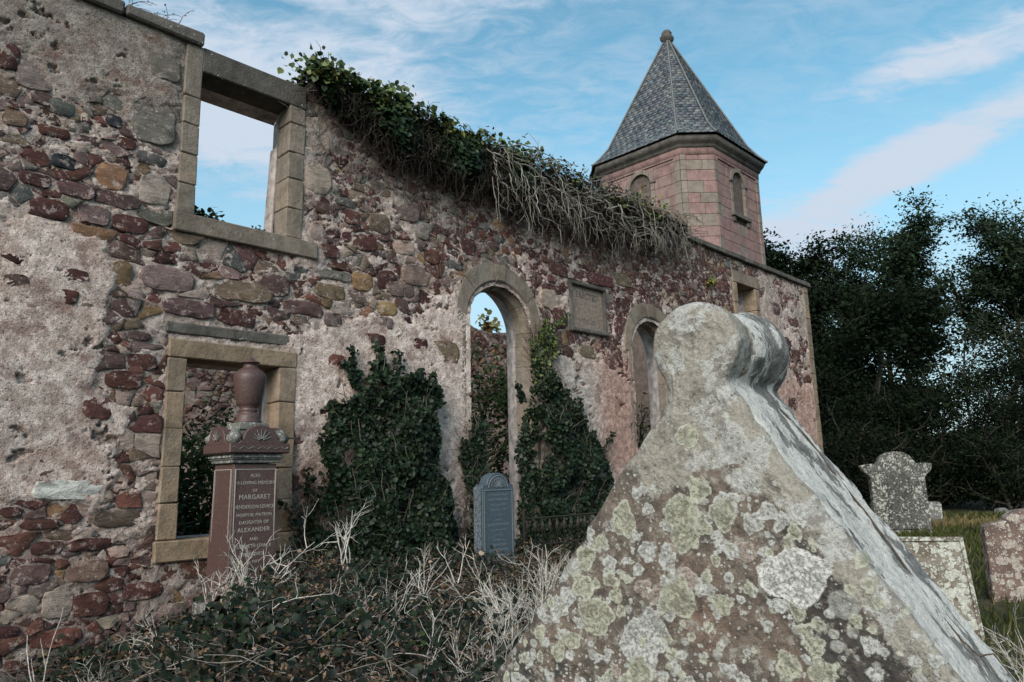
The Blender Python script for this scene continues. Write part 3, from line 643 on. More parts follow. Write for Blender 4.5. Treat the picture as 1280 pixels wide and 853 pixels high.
    for a in (-3, 18.3):
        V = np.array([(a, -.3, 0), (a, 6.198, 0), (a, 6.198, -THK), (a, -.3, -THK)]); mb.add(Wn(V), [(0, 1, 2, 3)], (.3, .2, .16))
    link('inner_face', mb.mesh('inner_face'), M['mortar'], root)
    # worn dedication panel let into the wall
    pq = bpy.data.objects.new('memorial_panel', None); C.objects.link(pq); pq.parent = root
    block('panel_slab', 8.76, 9.61, 3.92, 4.64, -.10, -.018, M['plaque'], pq, rng)
    block('panel_frame', 8.70, 8.765, 3.86, 4.70, -.1, .035, M['cope'], pq, rng); block('panel_frame', 9.60, 9.66, 3.86, 4.70, -.1, .035, M['cope'], pq, rng)
    block('panel_frame', 8.72, 9.65, 4.63, 4.70, -.1, .05, M['cope'], pq, rng, .015); block('panel_sill', 8.68, 9.67, 3.84, 3.925, -.1, .075, M['cope'], pq, rng, .02)
    return pq

def text_mesh(name, txt, size, mat, parent, origin, right, upv, out, depth=.002, align='CENTER', xs=1.0, space=1.0):
    cu = bpy.data.curves.new(name, 'FONT'); cu.body = txt; cu.size = size; cu.align_x = align; cu.extrude = depth; cu.resolution_u = 2; cu.space_character = space
    to = bpy.data.objects.new('tmp', cu); C.objects.link(to)
    dg = bpy.context.evaluated_depsgraph_get(); me = bpy.data.meshes.new_from_object(to.evaluated_get(dg)); bpy.data.objects.remove(to)
    R = Matrix(((right[0]*xs, upv[0], out[0], 0), (right[1]*xs, upv[1], out[1], 0), (right[2]*xs, upv[2], out[2], 0), (0, 0, 0, 1)))
    me.transform(R); me.name = name; me.materials.clear(); me.materials.append(mat)
    o = bpy.data.objects.new(name, me); C.objects.link(o); o.parent = parent; o.location = origin; return o

wall_root = build_church_wall()
panel = build_surrounds(wall_root)
text_mesh('inscription', 'ERECTED', .15, M['cope'], panel, W(9.19, .016, 4.44), dv, up, nv, .003, xs=.95)
text_mesh('inscription', 'MDCCC', .12, M['cope'], panel, W(9.19, .016, 4.02), dv, up, nv, .002, xs=.9)

# ------------------------------------------------------------------ walls behind
def rough_wall(name, label, org, along, s0, s1, top, rng, colr, holes=(), seed=0, z0=-.3, thick=.6, step=.05, facing=None):
    """a coarser rubble wall face: org + s*along, thickness away from 'facing'"""
    along = np.array(along); nf = np.array(facing); root = thing(name, label, 'wall')
    xs = np.arange(s0, s1+step, step); zs = np.arange(z0, 7.2, step); S_, Z_ = np.meshgrid(xs, zs, indexing='ij')
    T = top(S_); e = .5*fbm(S_*1.2, Z_*1.2, seed, 4); k = sst(e*6+(3.2-Z_)*.8, -.4, .6)
    h = -.012+.034*k+(.05*fbm(S_*4, Z_*6, seed+3, 3)+.05*fbm(S_*11, Z_*16, seed+5, 3))*(1-.6*k)
    V = org+S_[..., None]*along+h[..., None]*nf+np.minimum(Z_, T)[..., None]*up
    Vb = org+S_[..., None]*along-(thick+0*h[..., None])*nf+np.minimum(Z_, T)[..., None]*up
    n, kk = S_.shape; i, j = np.meshgrid(np.arange(n-1), np.arange(kk-1), indexing='ij'); b = i*kk+j
    keep = (Z_[:-1, :-1] < T[:-1, :-1])
    for hf in holes: keep &= ~hf(S_[:-1, :-1]+step/2, Z_[:-1, :-1]+step/2)
    bb = b[keep]; F = np.stack([bb, bb+kk, bb+kk+1, bb+1], -1)
    f1 = fbm(S_*.9, Z_*.9, seed+9, 4)[..., None]; col = np.array(colr)*(1+.6*f1)*(1-.35*(1-k[..., None]))
    m = n*kk; edge = []
    for ii in range(n-1): 
        jt = int(np.argmax(Z_[ii] >= T[ii, 0])); a = ii*kk+jt; edge.append((a, a+kk, m+a+kk, m+a))
    Vt = np.vstack([V.reshape(-1, 3), Vb.reshape(-1, 3)]); Fb = np.stack([bb+1, bb+kk+1, bb+kk, bb], -1)+m
    link('lime_render', mesh_np('lime_render', Vt, [np.vstack([F, Fb, np.array(edge)])], np.vstack([col.reshape(-1, 3)]*2), True), M['mortar'], root)
    mb = MB()
    for P, c in stone_layout(s0, s1, z0, 6.6, rng, (), 1.0):
        P = clip(clip(P, (-1, 0), -s0-.06), (1, 0), s1-.02)
        if len(P) < 3 or area(P) < .001: continue
        ce = np.mean(P, 0)
        if ce[1] > float(top(ce[0]))-.03 or any(bool(hf(ce[0], ce[1])) for hf in holes): continue
        kx = float(sst(.5*fbm(np.array(ce[0]*1.2), np.array(ce[1]*1.2), seed, 4)*6+(3.2-ce[1])*.8, -.4, .6))
        if kx > .9 and rng.random() < .8: continue
        V_, Q, T_, _ = stone_verts(P, rng.uniform(-.01, .02), rng)
        base = np.array(PAL[MIX[rng.integers(len(MIX))]])*rng.uniform(.8, 1.2)
        mb.add(org+V_[:, :1]*along+V_[:, 2:]*nf+V_[:, 1:2]*up, Q, base); mb.T.append(T_+mb.n-len(V_))
    link('stones', mb.mesh('stones'), M['stone'], root, kind='stuff')
    return root
rngw = np.random.default_rng(3)
far_top = lambda s: 5.72+.10*np.sin(s*1.7)+.30*fbm(np.asarray(s)*1.3, 0*np.asarray(s), 5, 3)
rough_wall('far_nave_wall', 'broken far wall of the nave seen through the arched window', W(0, 7.35, 0), dv, 1, 18.2, far_top, rngw, (.34, .27, .24),
    holes=[lambda s, z: (np.abs(s-10.2) < .55) & (z > 1) & (z < 4.2), lambda s, z: (np.abs(s-4.2) < .5) & (z > 1) & (z < 3)], seed=200, facing=nv)
rough_wall('gable_wall', 'end gable wall joining the nave to the bell tower', W(18.0, .55, 0), -nv, 0, 7.3, lambda s: 6.15+0*np.asarray(s), rngw, (.42, .31, .27), seed=300, facing=-dv, thick=.3)

# ------------------------------------------------------------------ bell tower
def build_tower():
    root = thing('bell_tower', 'pink and buff sandstone bell tower with eight sides and a steep slate spire', 'tower', W(19.05, 4.05, 0))
    O = W(19.05, 4.05, 0); rng = np.random.default_rng(8)
    def loc(a, b, z): return a*dv - b*nv + z*up       # a along the wall, b away from us, origin at the tower's foot
    def octo(hf, ch): return [(-hf, ch), (-hf, -ch), (-ch, -hf), (ch, -hf), (hf, -ch), (hf, ch), (ch, hf), (-ch, hf)]
    def ringmesh(levels, name, mat, sm=False, col=(1, 1, 1), cap=False):
        mb = MB(); V = []; F = []
        for hf, ch, z in levels: V += [loc(a, b, z) for a, b in octo(hf, ch)]
        for l in range(len(levels)-1):
            for i in range(8): F.append((l*8+i, l*8+(i+1) % 8, (l+1)*8+(i+1) % 8, (l+1)*8+i))
        mb.add(np.array(V), F, col); return link(name, mb.mesh(name, sm), mat, root)
    hf, ch = 2.05, 1.37
    ringmesh([(hf-.06, ch-.02, -.3), (hf-.06, ch-.02, 10.8)], 'tower_core', M['dark'], col=(.3, .16, .13))
    # cornice: stepped mouldings
    c0 = [(hf+.0, ch, 10.42), (hf+.03, ch+.015, 10.43), (hf+.03, ch+.015, 10.62), (hf+.10, ch+.04, 10.66), (hf+.10, ch+.04, 10.74), (hf+.16, ch+.07, 10.76), (hf+.21, ch+.09, 10.84), (hf+.21, ch+.09, 10.93), (hf+.1, ch, 10.95)]
    ringmesh([(x, y, z) for x, y, z in c0[2:]], 'cornice', M['cope'])
    ringmesh(c0[:3], 'frieze', M['pinkblock'])
    # ashlar blocks on the three faces in view: face frames (origin corner, direction, outward)
    faces = [((-hf, ch), (0, -1), (-1, 0), 2*ch, 'L'), ((-hf, -ch), None, None, None, 'C'), ((-ch, -hf), (1, 0), (0, -1), 2*ch, 'R')]
    for (p, dr, ou, ln, kind) in faces:
        if kind == 'C':
            q = (-ch, -hf); L = math.hypot(q[0]-p[0], q[1]-p[1]); dr = ((q[0]-p[0])/L, (q[1]-p[1])/L); ou = (dr[1], -dr[0]); ln = L
            if ou[0]*(-1)+ou[1]*(-1) < 0: ou = (-ou[0], -ou[1])
        D = loc(dr[0], dr[1], 0); Ov = loc(ou[0], ou[1], 0); P0 = loc(p[0], p[1], 0)
        def blk(u0, u1, z0, z1, d0, d1, mat, name='ashlar_block', bev=.008):
            bm = bmesh.new(); bmesh.ops.create_cube(bm, size=1)
            for v in bm.verts:
                x = u0 if v.co.x < 0 else u1; y = d0 if v.co.y < 0 else d1; z = z0 if v.co.z < 0 else z1
                v.co = (x, y, z)
            if bev: bmesh.ops.bevel(bm, geom=bm.edges[:], offset=bev, segments=1, affect='EDGES')
            c = Vector(((u0+u1)/2, (d0+d1)/2, (z0+z1)/2)); o = P0+D*c.x+Ov*c.y+up*c.z
            for v in bm.verts: v.co = Vector(P0+D*v.co.x+Ov*v.co.y+up*v.co.z-o)
            bmesh.ops.recalc_face_normals(bm, faces=bm.faces)
            me = bpy.data.meshes.new(name); bm.to_mesh(me); bm.free(); return link(name, me, mat, root, loc=o)
        z = 6.0; row = 0; mid = ln/2; ww = .36; zt = 10.25; zb = 8.92
        while z < 10.41:
            h = (.30, .36, .33)[row % 3]; h = 10.42-z if 10.42-z-h < .15 else h
            if kind == 'C':
                us = [0, .17, .17+(.35 if row % 2 else .46), ln] if ln > .7 else [0, .17, ln]
            else:
                us = [0, .20+(.0 if row % 2 else .0)]; x = us[-1]
                while x < ln-.25: x += rng.uniform(.36, .56); us.append(min(x, ln-.20))
                if us[-1] < ln-.20: us.append(ln-.20)
                us.append(ln)
            us = sorted(set(round(x, 3) for x in us))
            for a, b in zip(us[:-1], us[1:]):
                if b-a < .03: continue
                edge = (a < .01 or b > ln-.01); segs = [(a, b)]
                if kind != 'C':
                    # keep clear of the belfry window
                    top_ = zt+.0
                    if z < zt+.13 and z+h > zb-.1:
                        w_ = ww+.13; segs = []
                        if a < mid-w_: segs.append((a, min(b, mid-w_)))
                        if b > mid+w_: segs.append((max(a, mid+w_), b))
                for a2, b2 in segs:
                    if b2-a2 < .04: continue
                    if kind == 'C': mat = M['buffblock'] if (a < .01 or rng.random() < .30) else M['pinkblock']; dd = .035 if a < .01 else .012
                    else: mat = M['buffblock'] if (edge and rng.random() < .55) or rng.random() < .12 else M['pinkblock']; dd = .030 if edge else .0
                    blk(a2+.003, b2-.003, z+.003, z+h-.003, -.1, dd+rng.uniform(-.004, .004), mat)
            z += h; row += 1
        if kind == 'C': continue
        blk(.2, ln-.2, 10.36, 10.415, -.1, .035, M['pinkblock'], 'panel_head')
        # round-headed louvred window
        g = bpy.data.objects.new('belfry_window', None); C.objects.link(g); g.parent = root
        R0, R1 = ww, ww+.13; sp_ = zt-ww
        def arcblk(t0, t1, r0, r1, d0, d1, name, mat, nseg=4):
            bm = bmesh.new(); vs = []
            for k in range(nseg+1):
                t = t0+(t1-t0)*k/nseg
                for r, dd in ((r0, d0), (r0, d1), (r1, d1), (r1, d0)): vs.append(bm.verts.new(Vector(P0+D*(mid+r*cos(t))+Ov*dd+up*(sp_+r*sin(t)))))
            for k in range(nseg):
                for q in range(4): bm.faces.new([vs[k*4+q], vs[k*4+(q+1) % 4], vs[(k+1)*4+(q+1) % 4], vs[(k+1)*4+q]])
            bm.faces.new(vs[:4]); bm.faces.new(vs[-4:][::-1]); bmesh.ops.recalc_face_normals(bm, faces=bm.faces)
            me = bpy.data.meshes.new(name); bm.to_mesh(me); bm.free(); link(name, me, mat, g)
        for k in range(5): arcblk(pi*k/5+.008, pi*(k+1)/5-.008, R0, R1, -.3, .03 if k != 2 else .045, 'voussoir', M['buffblock'])
        # spandrel filling blocks above the arch, set back a touch
        for sg in (-1, 1):
            bm = bmesh.new(); pts = [(R1*cos(t), sp_+R1*sin(t)) for t in np.linspace(pi/2, 0, 7)]+[(R1+.0, sp_), (R1, zt+.16), (0, zt+.16)]
            pts = [p_ for i_, p_ in enumerate(pts) if i_ != 7]
            fr_ = [bm.verts.new(Vector(P0+D*(mid+sg*x)+Ov*(-.004)+up*z_)) for x, z_ in pts]; bm.faces.new(fr_)
            bmesh.ops.recalc_face_normals(bm, faces=bm.faces)
            me = bpy.data.meshes.new('spandrel'); bm.to_mesh(me); bm.free(); link('spandrel', me, M['pinkblock'], g)
        for sg in (-1, 1):
            z = zb
            while z < sp_-.02:
                h = min(.36, sp_-z); a = mid+sg*R0; b = mid+sg*R1; o = blk(min(a, b), max(a, b), z+.003, z+h-.003, -.3, .022, M['buffblock'], 'window_jamb'); o.parent = g; z += h
            o = blk(min(mid+sg*R0*.98, mid+sg*(R1+.05)), max(mid+sg*R0*.98, mid+sg*(R1+.05)), sp_-.03, sp_+.03, -.2, .05, M['cope'], 'impost'); o.parent = g
        o = blk(mid-R1-.06, mid+R1+.06, zb-.12, zb, -.3, .09, M['cope'], 'window_sill'); o.parent = g
        o = blk(mid-R1, mid-R0-.0, zb-.28, zb-.12, -.1, .05, M['cope'], 'sill_bracket'); o.parent = g
        o = blk(mid+R0, mid+R1, zb-.28, zb-.12, -.1, .05, M['cope'], 'sill_bracket'); o.parent = g
        z = zb+.02; k = 0
        while z < zt-.03:
            w_ = ww if z < sp_ else math.sqrt(max(.0004, ww**2-(z-sp_)**2))
            pale = kind == 'L' and z < sp_+.02
            bm = bmesh.new(); vs = [bm.verts.new(Vector(P0+D*(mid+x)+Ov*dd+up*zz)) for x, dd, zz in ((-w_, -.07, z), (w_, -.07, z), (w_, -.15, z+.085), (-w_, -.15, z+.085), (-w_, -.085, z-.012), (w_, -.085, z-.012), (w_, -.165, z+.07), (-w_, -.165, z+.07))]
            for f in CUBEQ: bm.faces.new([vs[i] for i in f])
            bmesh.ops.recalc_face_normals(bm, faces=bm.faces); me = bpy.data.meshes.new('louvre'); bm.to_mesh(me); bm.free()
            link('louvre', me, M['louvrepale' if pale else 'louvre'], g); z += .075; k += 1
        # dark recess behind
        bm = bmesh.new(); vs = [bm.verts.new(Vector(P0+D*(mid+x)+Ov*(-.05 if 0 else -.052)+up*zz)) for x, zz in ((-ww, zb), (ww, zb), (ww, zt), (-ww, zt))]; 
        bm.free()
    # spire: bell-cast slopes, real slates in courses
    prof = [(10.955, 2.31, 1.52), (11.03, 2.22, 1.47), (11.22, 2.06, 1.36), (11.55, 1.84, 1.20), (15.52, .07, .045)]
    ringmesh([(h_, c_, z) for z, h_, c_ in prof], 'spire_boarding', M['dark'])
    mb = MB(); zs = np.array([p[0] for p in prof]); hs = np.array([p[1] for p in prof]); cs_ = np.array([p[2] for p in prof])
    zc = 10.955; courses = []
    while zc < 15.45: courses.append(zc); zc += .112 if zc > 11.3 else .09
    palette = np.array([(.085, .10, .115), (.11, .125, .135), (.065, .078, .09), (.14, .145, .145), (.10, .10, .12)])
    for ci, z in enumerate(courses):
        z2 = min(z+.17, 15.52); ha, ca = np.interp(z, zs, hs), np.interp(z, zs, cs_); hb, cb = np.interp(z2, zs, hs), np.interp(z2, zs, cs_)
        lo, hi = octo(ha, ca), octo(hb, cb)
        for f in (7, 0, 1, 2, 3, 4, 5, 6):
            if f in (4, 5, 6) and False: continue
            a0, a1 = loc(*lo[f], z), loc(*lo[(f+1) % 8], z); b0, b1 = loc(*hi[f], z2), loc(*hi[(f+1) % 8], z2)
            L = np.linalg.norm(a1-a0); nrm = np.cross(a1-a0, b0-a0); nrm /= np.linalg.norm(nrm)
            if np.dot(nrm, (a0+a1)/2-loc(0, 0, z)) < 0: nrm = -nrm
            ns = max(1, int(L/.20)); off = (ci % 2)*.5
            us = [0]+[(k+off+rng.uniform(-.06, .06))/ns for k in range(ns+1) if .02 < (k+off)/ns < .98]+[1]
            for u0, u1 in zip(us[:-1], us[1:]):
                g_ = .012/max(L, .05); u0_, u1_ = u0+g_*.5, u1-g_*.5; dz = rng.uniform(-.012, .006)
                dn_ = (a0-b0)/np.linalg.norm(a0-b0)*dz
                lft = .026+rng.uniform(0, .010)
                p = [a0+(a1-a0)*u0_-dn_, a0+(a1-a0)*u1_-dn_, b0+(b1-b0)*u1_, b0+(b1-b0)*u0_]
                V = np.array([p[0]+nrm*.004, p[1]+nrm*.004, p[2]+nrm*.004, p[3]+nrm*.004, p[0]+nrm*lft, p[1]+nrm*lft, p[2]+nrm*.008, p[3]+nrm*.008])
                mb.add(V, CUBEQ, palette[rng.integers(5)]*rng.uniform(.75, 1.25))
    link('roof_slates', mb.mesh('roof_slates'), M['roofslate'], root, kind='stuff')
    for i in range(8):
        mb = MB(); P = [loc(*octo(h_+.03, c_+.02)[i], z+.02) for z, h_, c_ in prof]; P2 = []
        for a, b in zip(P[:-1], P[1:]): P2 += [a+(b-a)*t for t in (0, .34, .67)]
        P2.append(P[-1]); tube(mb, P2, .035, .028, 6); link('hip_ridge', mb.mesh('hip_ridge', True), M['lead'], root)
    # finial
    pf = [(.14, 15.40), (.16, 15.46), (.10, 15.52), (.085, 15.58), (.15, 15.63), (.205, 15.74), (.21, 15.83), (.16, 15.90), (.15, 15.93), (.17, 15.97), (.12, 16.05), (.02, 16.08)]
    a = np.arange(14)*2*pi/14; V = np.array([(r*(1+.12*math.cos(4*t)*(1 if .6 < z-15 < .95 else 0))*cos(t), r*(1+.12*math.cos(4*t)*(1 if .6 < z-15 < .95 else 0))*sin(t), z-.13) for r, z in pf for t in a])
    F = np.array([(i*14+j, i*14+(j+1) % 14, (i+1)*14+(j+1) % 14, (i+1)*14+j) for i in range(len(pf)-1) for j in range(14)])
    mb = MB(); mb.add(V, F); link('finial', mb.mesh('finial', True), M['cope'], root)
build_tower()

# ------------------------------------------------------------------ lathe and box helpers in a local frame (x along the wall, y towards us, z up)
ANG = math.atan2(dv[1], dv[0])       # rotation of a thing that stands square to the wall
def lathe(mb, prof, k=28, c=(0, 0), col=(1, 1, 1)):
    a = np.arange(k)*2*pi/k; V = np.array([(c[0]+r*cos(t), c[1]+r*sin(t), z) for r, z in prof for t in a]); n = len(prof)
    F = np.array([(i*k+j, i*k+(j+1) % k, (i+1)*k+(j+1) % k, (i+1)*k+j) for i in range(n-1) for j in range(k)]); mb.add(V, F, col)
def lbox(name, a, b, mat, parent, bev=.006, taper=0, seg=1):
    bm = bmesh.new(); bmesh.ops.create_cube(bm, size=1)
    for v in bm.verts:
        top = v.co.z > 0; t = taper if top else 0
        v.co = ((a[0]+t if v.co.x < 0 else b[0]-t), (a[1]+t if v.co.y < 0 else b[1]-t), (a[2] if not top else b[2]))
    if bev: bmesh.ops.bevel(bm, geom=bm.edges[:], offset=bev, segments=seg, affect='EDGES')
    me = bpy.data.meshes.new(name); bm.to_mesh(me); bm.free(); return link(name, me, mat, parent)
def extrude_poly(name, pts, y0, y1, mat, parent, axis='y', bev=.004):
    """pts in (x,z), extruded along y (or pts in (y,z), along x)"""
    bm = bmesh.new(); f = lambda p, t: (p[0], t, p[1]) if axis == 'y' else (t, p[0], p[1])
    A_ = [bm.verts.new(f(p, y0)) for p in pts]; B_ = [bm.verts.new(f(p, y1)) for p in pts]; n = len(pts)
    bm.faces.new(A_); bm.faces.new(B_[::-1])
    for i in range(n): bm.faces.new([A_[i], B_[i], B_[(i+1) % n], A_[(i+1) % n]])
    bmesh.ops.recalc_face_normals(bm, faces=bm.faces)
    if bev: bmesh.ops.bevel(bm, geom=[e for e in bm.edges if e.calc_face_angle(0) > .6], offset=bev, segments=1, affect='EDGES')
    me = bpy.data.meshes.new(name); bm.to_mesh(me); bm.free(); return link(name, me, mat, parent)
X_, Z_up = Vector((1, 0, 0)), Vector((0, 0, 1))

def build_monument():
    # local y points away from the wall towards the churchyard is -y here (rotation ANG makes +x = along wall, +y = into the church)
    c = W(3.09, -.645, 0); zg = .35
    t = thing('granite_monument', 'red granite pedestal monument with an urn on top, white lettering, before the lower window', 'monument', c, ANG)
    g = M['granite']
    lbox('plinth', (-.31, -.31, .1), (.31, .31, .50), M['greygranite'], t, .01)
    lbox('shaft', (-.235, -.235, .50), (.235, .235, 1.74), g, t, .006, .028)
    # raised margin strips round the inscription and the left face
    for (x0, x1, z0, z1) in ((-.205, .205, 1.685, 1.692), (-.205, .205, .70, .707), (-.205, -.198, .70, 1.69), (.198, .205, .70, 1.69)):
        tp = .028*((z0+z1)/2-.5)/1.24
        bm_ = lbox('inscribed_border', (x0*.96, -.2385+tp, z0), (x1*.96, -.226+tp, z1), M['gold'], t, 0)
    for (y0, y1, z0, z1) in ((-.18, .18, 1.685, 1.692), (-.18, -.173, .70, 1.69), (.173, .18, .70, 1.69)):
        tp = .028*((z0+z1)/2-.5)/1.24; lbox('inscribed_border', (-.2385+tp, y0, z0), (-.226+tp, y1, z1), M['gold'], t, 0)
    lbox('neck_moulding', (-.235, -.235, 1.745), (.235, .235, 1.775), M['greygranite'], t, .006)
    lbox('cap_moulding', (-.262, -.262, 1.778), (.262, .262, 1.83), M['greygranite'], t, .018, 0, 2)
    lbox('cap', (-.295, -.295, 1.832), (.295, .295, 1.925), g, t, .012)
    arc = [(-.287, 1.92), (-.21, 1.922), (-.188, 1.95)]+[(.172*cos(a), 1.945+.145*sin(a)) for a in np.linspace(pi-.12, .12, 14)]+[(.188, 1.95), (.21, 1.922), (.287, 1.92)]
    extrude_poly('carved_pediment', arc, -.292, -.23, g, t); extrude_poly('carved_pediment', arc, -.292, -.23, g, t, 'x')
    extrude_poly('carved_pediment', arc, .23, .292, g, t); extrude_poly('carved_pediment', arc, .23, .292, g, t, 'x')
    # carved leaf rays on the pediments
    mb = MB()
    for k in range(7):
        a = pi*(.12+.76*k/6); P = [np.array([r*cos(a), -.295, 1.945+r*sin(a)*.95]) for r in (.02, .07, .115)]; tube(mb, P, .009, .003, 5)
        P = [np.array([-.295, r*cos(a), 1.945+r*sin(a)*.95]) for r in (.02, .07, .115)]; tube(mb, P, .009, .003, 5)
    for k in range(24):
        a = 2*pi*k/24
        for ring in (0,): tube(mb, [np.array([-.27+.0225*k, -.297, 1.88+.012*sin(k*1.6)]), np.array([-.252+.0225*k, -.297, 1.88+.012*sin((k+1)*1.6)])], .005, .005, 4)
    link('carved_leaves', mb.mesh('carved_leaves', True), M['greygranite'], t)
    for sx in (-1, 1):
        for sy in (-1, 1):
            mb = MB(); V, F = MBsphere(10, 8); V = V*[.07, .07, .07]+[sx*.225, sy*.225, 1.975]; V += .012*np.sin(V*90); mb.add(V, F); link('carved_rosette', mb.mesh('carved_rosette', True), M['greygranite'], t)
    lbox('urn_base', (-.19, -.19, 1.925), (.19, .19, 2.06), M['greygranite'], t, .03, .03, 2)
    lbox('urn_plinth', (-.15, -.15, 2.055), (.15, .15, 2.125), M['greygranite'], t, .008, .008)
    u = bpy.data.objects.new('urn', None); C.objects.link(u); u.parent = t
    pf = [(.02, 2.122), (.132, 2.124), (.138, 2.135), (.130, 2.15), (.118, 2.165), (.122, 2.185), (.108, 2.205), (.092, 2.22), (.088, 2.235), (.098, 2.245), (.088, 2.26), (.085, 2.272),
          (.108, 2.295), (.122, 2.32), (.142, 2.42), (.160, 2.52), (.163, 2.56), (.158, 2.592), (.150, 2.60), (.135, 2.622), (.112, 2.64), (.088, 2.652)]
    mb = MB(); lathe(mb, [(r*.93, z) for r, z in pf]); link('urn_body', mb.mesh('urn_body', True), g, u)
    pf = [(.088, 2.652), (.072, 2.665), (.064, 2.70), (.080, 2.705), (.096, 2.709), (.096, 2.717), (.060, 2.73), (.035, 2.742), (.03, 2.755), (.012, 2.762), (.001, 2.763)]
    mb = MB(); lathe(mb, [(r*.93, z) for r, z in pf]); link('urn_lid', mb.mesh('urn_lid', True), g, u)
    z = 1.618
    lines = [('ALSO', .036, 1.), ('IN LOVING MEMORY', .038, 1.), ('OF', .034, 1.), ('MARGARET', .052, 1.05), ('HENDERSON LEVACK', .040, .92), ('HOSPITAL MATRON', .036, .95), ('DAUGHTER OF', .038, 1.), ('ALEXANDER', .046, 1.1), ('AND', .034, 1.),
             ('ELIZABETH LEVACK', .038, .95), ('WHO DIED', .036, 1.), ('1st MAY', .034, 1), ('', .04, 1)]
    for tx, sz, xs in lines:
        tp = .028*(z-.5)/1.24
        if tx: text_mesh('inscription', tx, sz*1.18, M['gold'], t, (0.0, -.2365+tp, z), Vector((1, 0, 0)), Vector((0, 0, 1)), Vector((0, -1, 0)), .0015, xs=xs*.88, space=1.06)
        z -= sz*1.02+.030
def MBsphere(k, m):
    V = [(sin(pi*(i+.5)/m)*cos(2*pi*j/k), sin(pi*(i+.5)/m)*sin(2*pi*j/k), cos(pi*(i+.5)/m)) for i in range(m) for j in range(k)]
    F = [(i*k+j, i*k+(j+1) % k, (i+1)*k+(j+1) % k, (i+1)*k+j) for i in range(m-1) for j in range(k)]
    return np.array(V), np.array(F)
build_monument()

def build_slate():
    # front face at q=-1.1; leans back a little
    t = thing('slate_headstone', 'narrow blue slate headstone with a rounded carved top before the tall arch', 'gravestone', W(5.97, -1.02, 0), ANG-.02)
    w = .252
    out = [(-w, .35), (w, .35), (w, 1.455), (w-.015, 1.475), (w-.06, 1.48)]+[(.175*cos(a), 1.475+.135*sin(a)) for a in np.linspace(.05, pi-.05, 18)]+[(-w+.06, 1.48), (-w+.015, 1.475), (-w, 1.455)]
    extrude_poly('slab', out, -.08, .06, M['slate'], t, bev=.008)
    # rough hewn side
    V, F = quad_grid((-w-.004, -.075, .4), (-w-.004, .055, .4), (-w-.004, .055, 1.45), (-w-.004, -.075, 1.45), 14, 80); V[:, 0] -= .008+.02*np.abs(fbm(V[:, 1]*22, V[:, 2]*22, 3, 3))
    mb = MB(); mb.add(V, F[:, ::-1]); link('hewn_edge', mb.mesh('hewn_edge'), M['slateside'], t)
    lbox('border_moulding', (-w+.03, -.088, 1.405), (w-.03, -.078, 1.417), M['slate_letters'], t, .002)
    lbox('border_moulding', (-w+.026, -.086, .55), (-w+.034, -.078, 1.40), M['slate_letters'], t, .001); lbox('border_moulding', (w-.034, -.086, .55), (w-.026, -.078, 1.40), M['slate_letters'], t, .001)
    mb = MB()
    for k in range(9):
        a = pi*(.08+.84*k/8); tube(mb, [np.array([r*cos(a), -.084, 1.435+r*sin(a)]) for r in (.02, .06, .10, .125)], .007, .004, 5)
        tube(mb, [np.array([.09*cos(a)+.03*cos(b), -.085, 1.435+.09*sin(a)+.03*sin(b)]) for b in np.linspace(a-.5, a+2.2, 5)], .005, .003, 4)
    tube(mb, [np.array([.15*cos(a), -.084, 1.44+.135*sin(a)]) for a in np.linspace(0, pi, 20)], .007, .007, 5)
    link('carved_palmette', mb.mesh('carved_palmette', True), M['slate_letters'], t)
    z = 1.345
    for tx, sz in (('In Memoriam Dearest', .036), ('ISABEL FORBES ROSS', .036), ('born Dingwall 1838', .030), ('died at Fortrose 1907', .030), ('in hope of', .028), ('eternal life', .028), ('DONALD ROSS BAIN', .036), ('sometime merchant', .030), ('of this town', .028), ('who died at sea', .030), ('and JAMES BAIN', .034), ('ALEXANDER ROSS', .036), ('and ELIZABETH', .032), ('beloved in their lives', .030)):
        text_mesh('inscription', tx, sz*1.1, M['slate_letters'], t, (0, -.0815, z), Vector((1, 0, 0)), Vector((0, 0, 1)), Vector((0, -1, 0)), .001, xs=.9 if len(tx) < 19 else .84); z -= .057
    lbox('base', (-.32, -.16, .2), (.32, .13, .47), M['slateside'], t, .02)
build_slate()

def build_railing():
    t = thing('iron_railing', 'rusty iron grave railing with spear heads, overgrown by ivy', 'railing', W(6.75, -.75, 0), ANG)
    def rail(y, x0, x1):
        for z in (.68, 1.02): mb = MB(); tube(mb, [np.array([x0, y, z]), np.array([x1, y, z])], .011, .011, 6); link('rail', mb.mesh('rail', True), M['iron'], t)
        x = x0+.06
        while x < x1:
            mb = MB(); lathe(mb, [(.008, .3), (.008, .86), (.016, .865), (.012, .88), (.024, .90), (.03, .93), (.012, .97), (.001, 1.03)], 8, (x, y)); 
            tube(mb, [np.array([x-.04, y, .865]), np.array([x-.035, y, .90]), np.array([x, y, .89]), np.array([x+.035, y, .90]), np.array([x+.04, y, .865])], .006, .006, 4)
            o = link('railing_bar', mb.mesh('railing_bar', True), M['iron'], t); x += .145
    rail(0, .0, 2.0)
    for k in range(2):
        mb = MB(); tube(mb, [np.array([0 if k == 0 else 2.0, 0, .2]), np.array([0 if k == 0 else 2.0, 0, 1.15])], .02, .02, 8); link('railing_post', mb.mesh('railing_post', True), M['iron'], t)
build_railing()

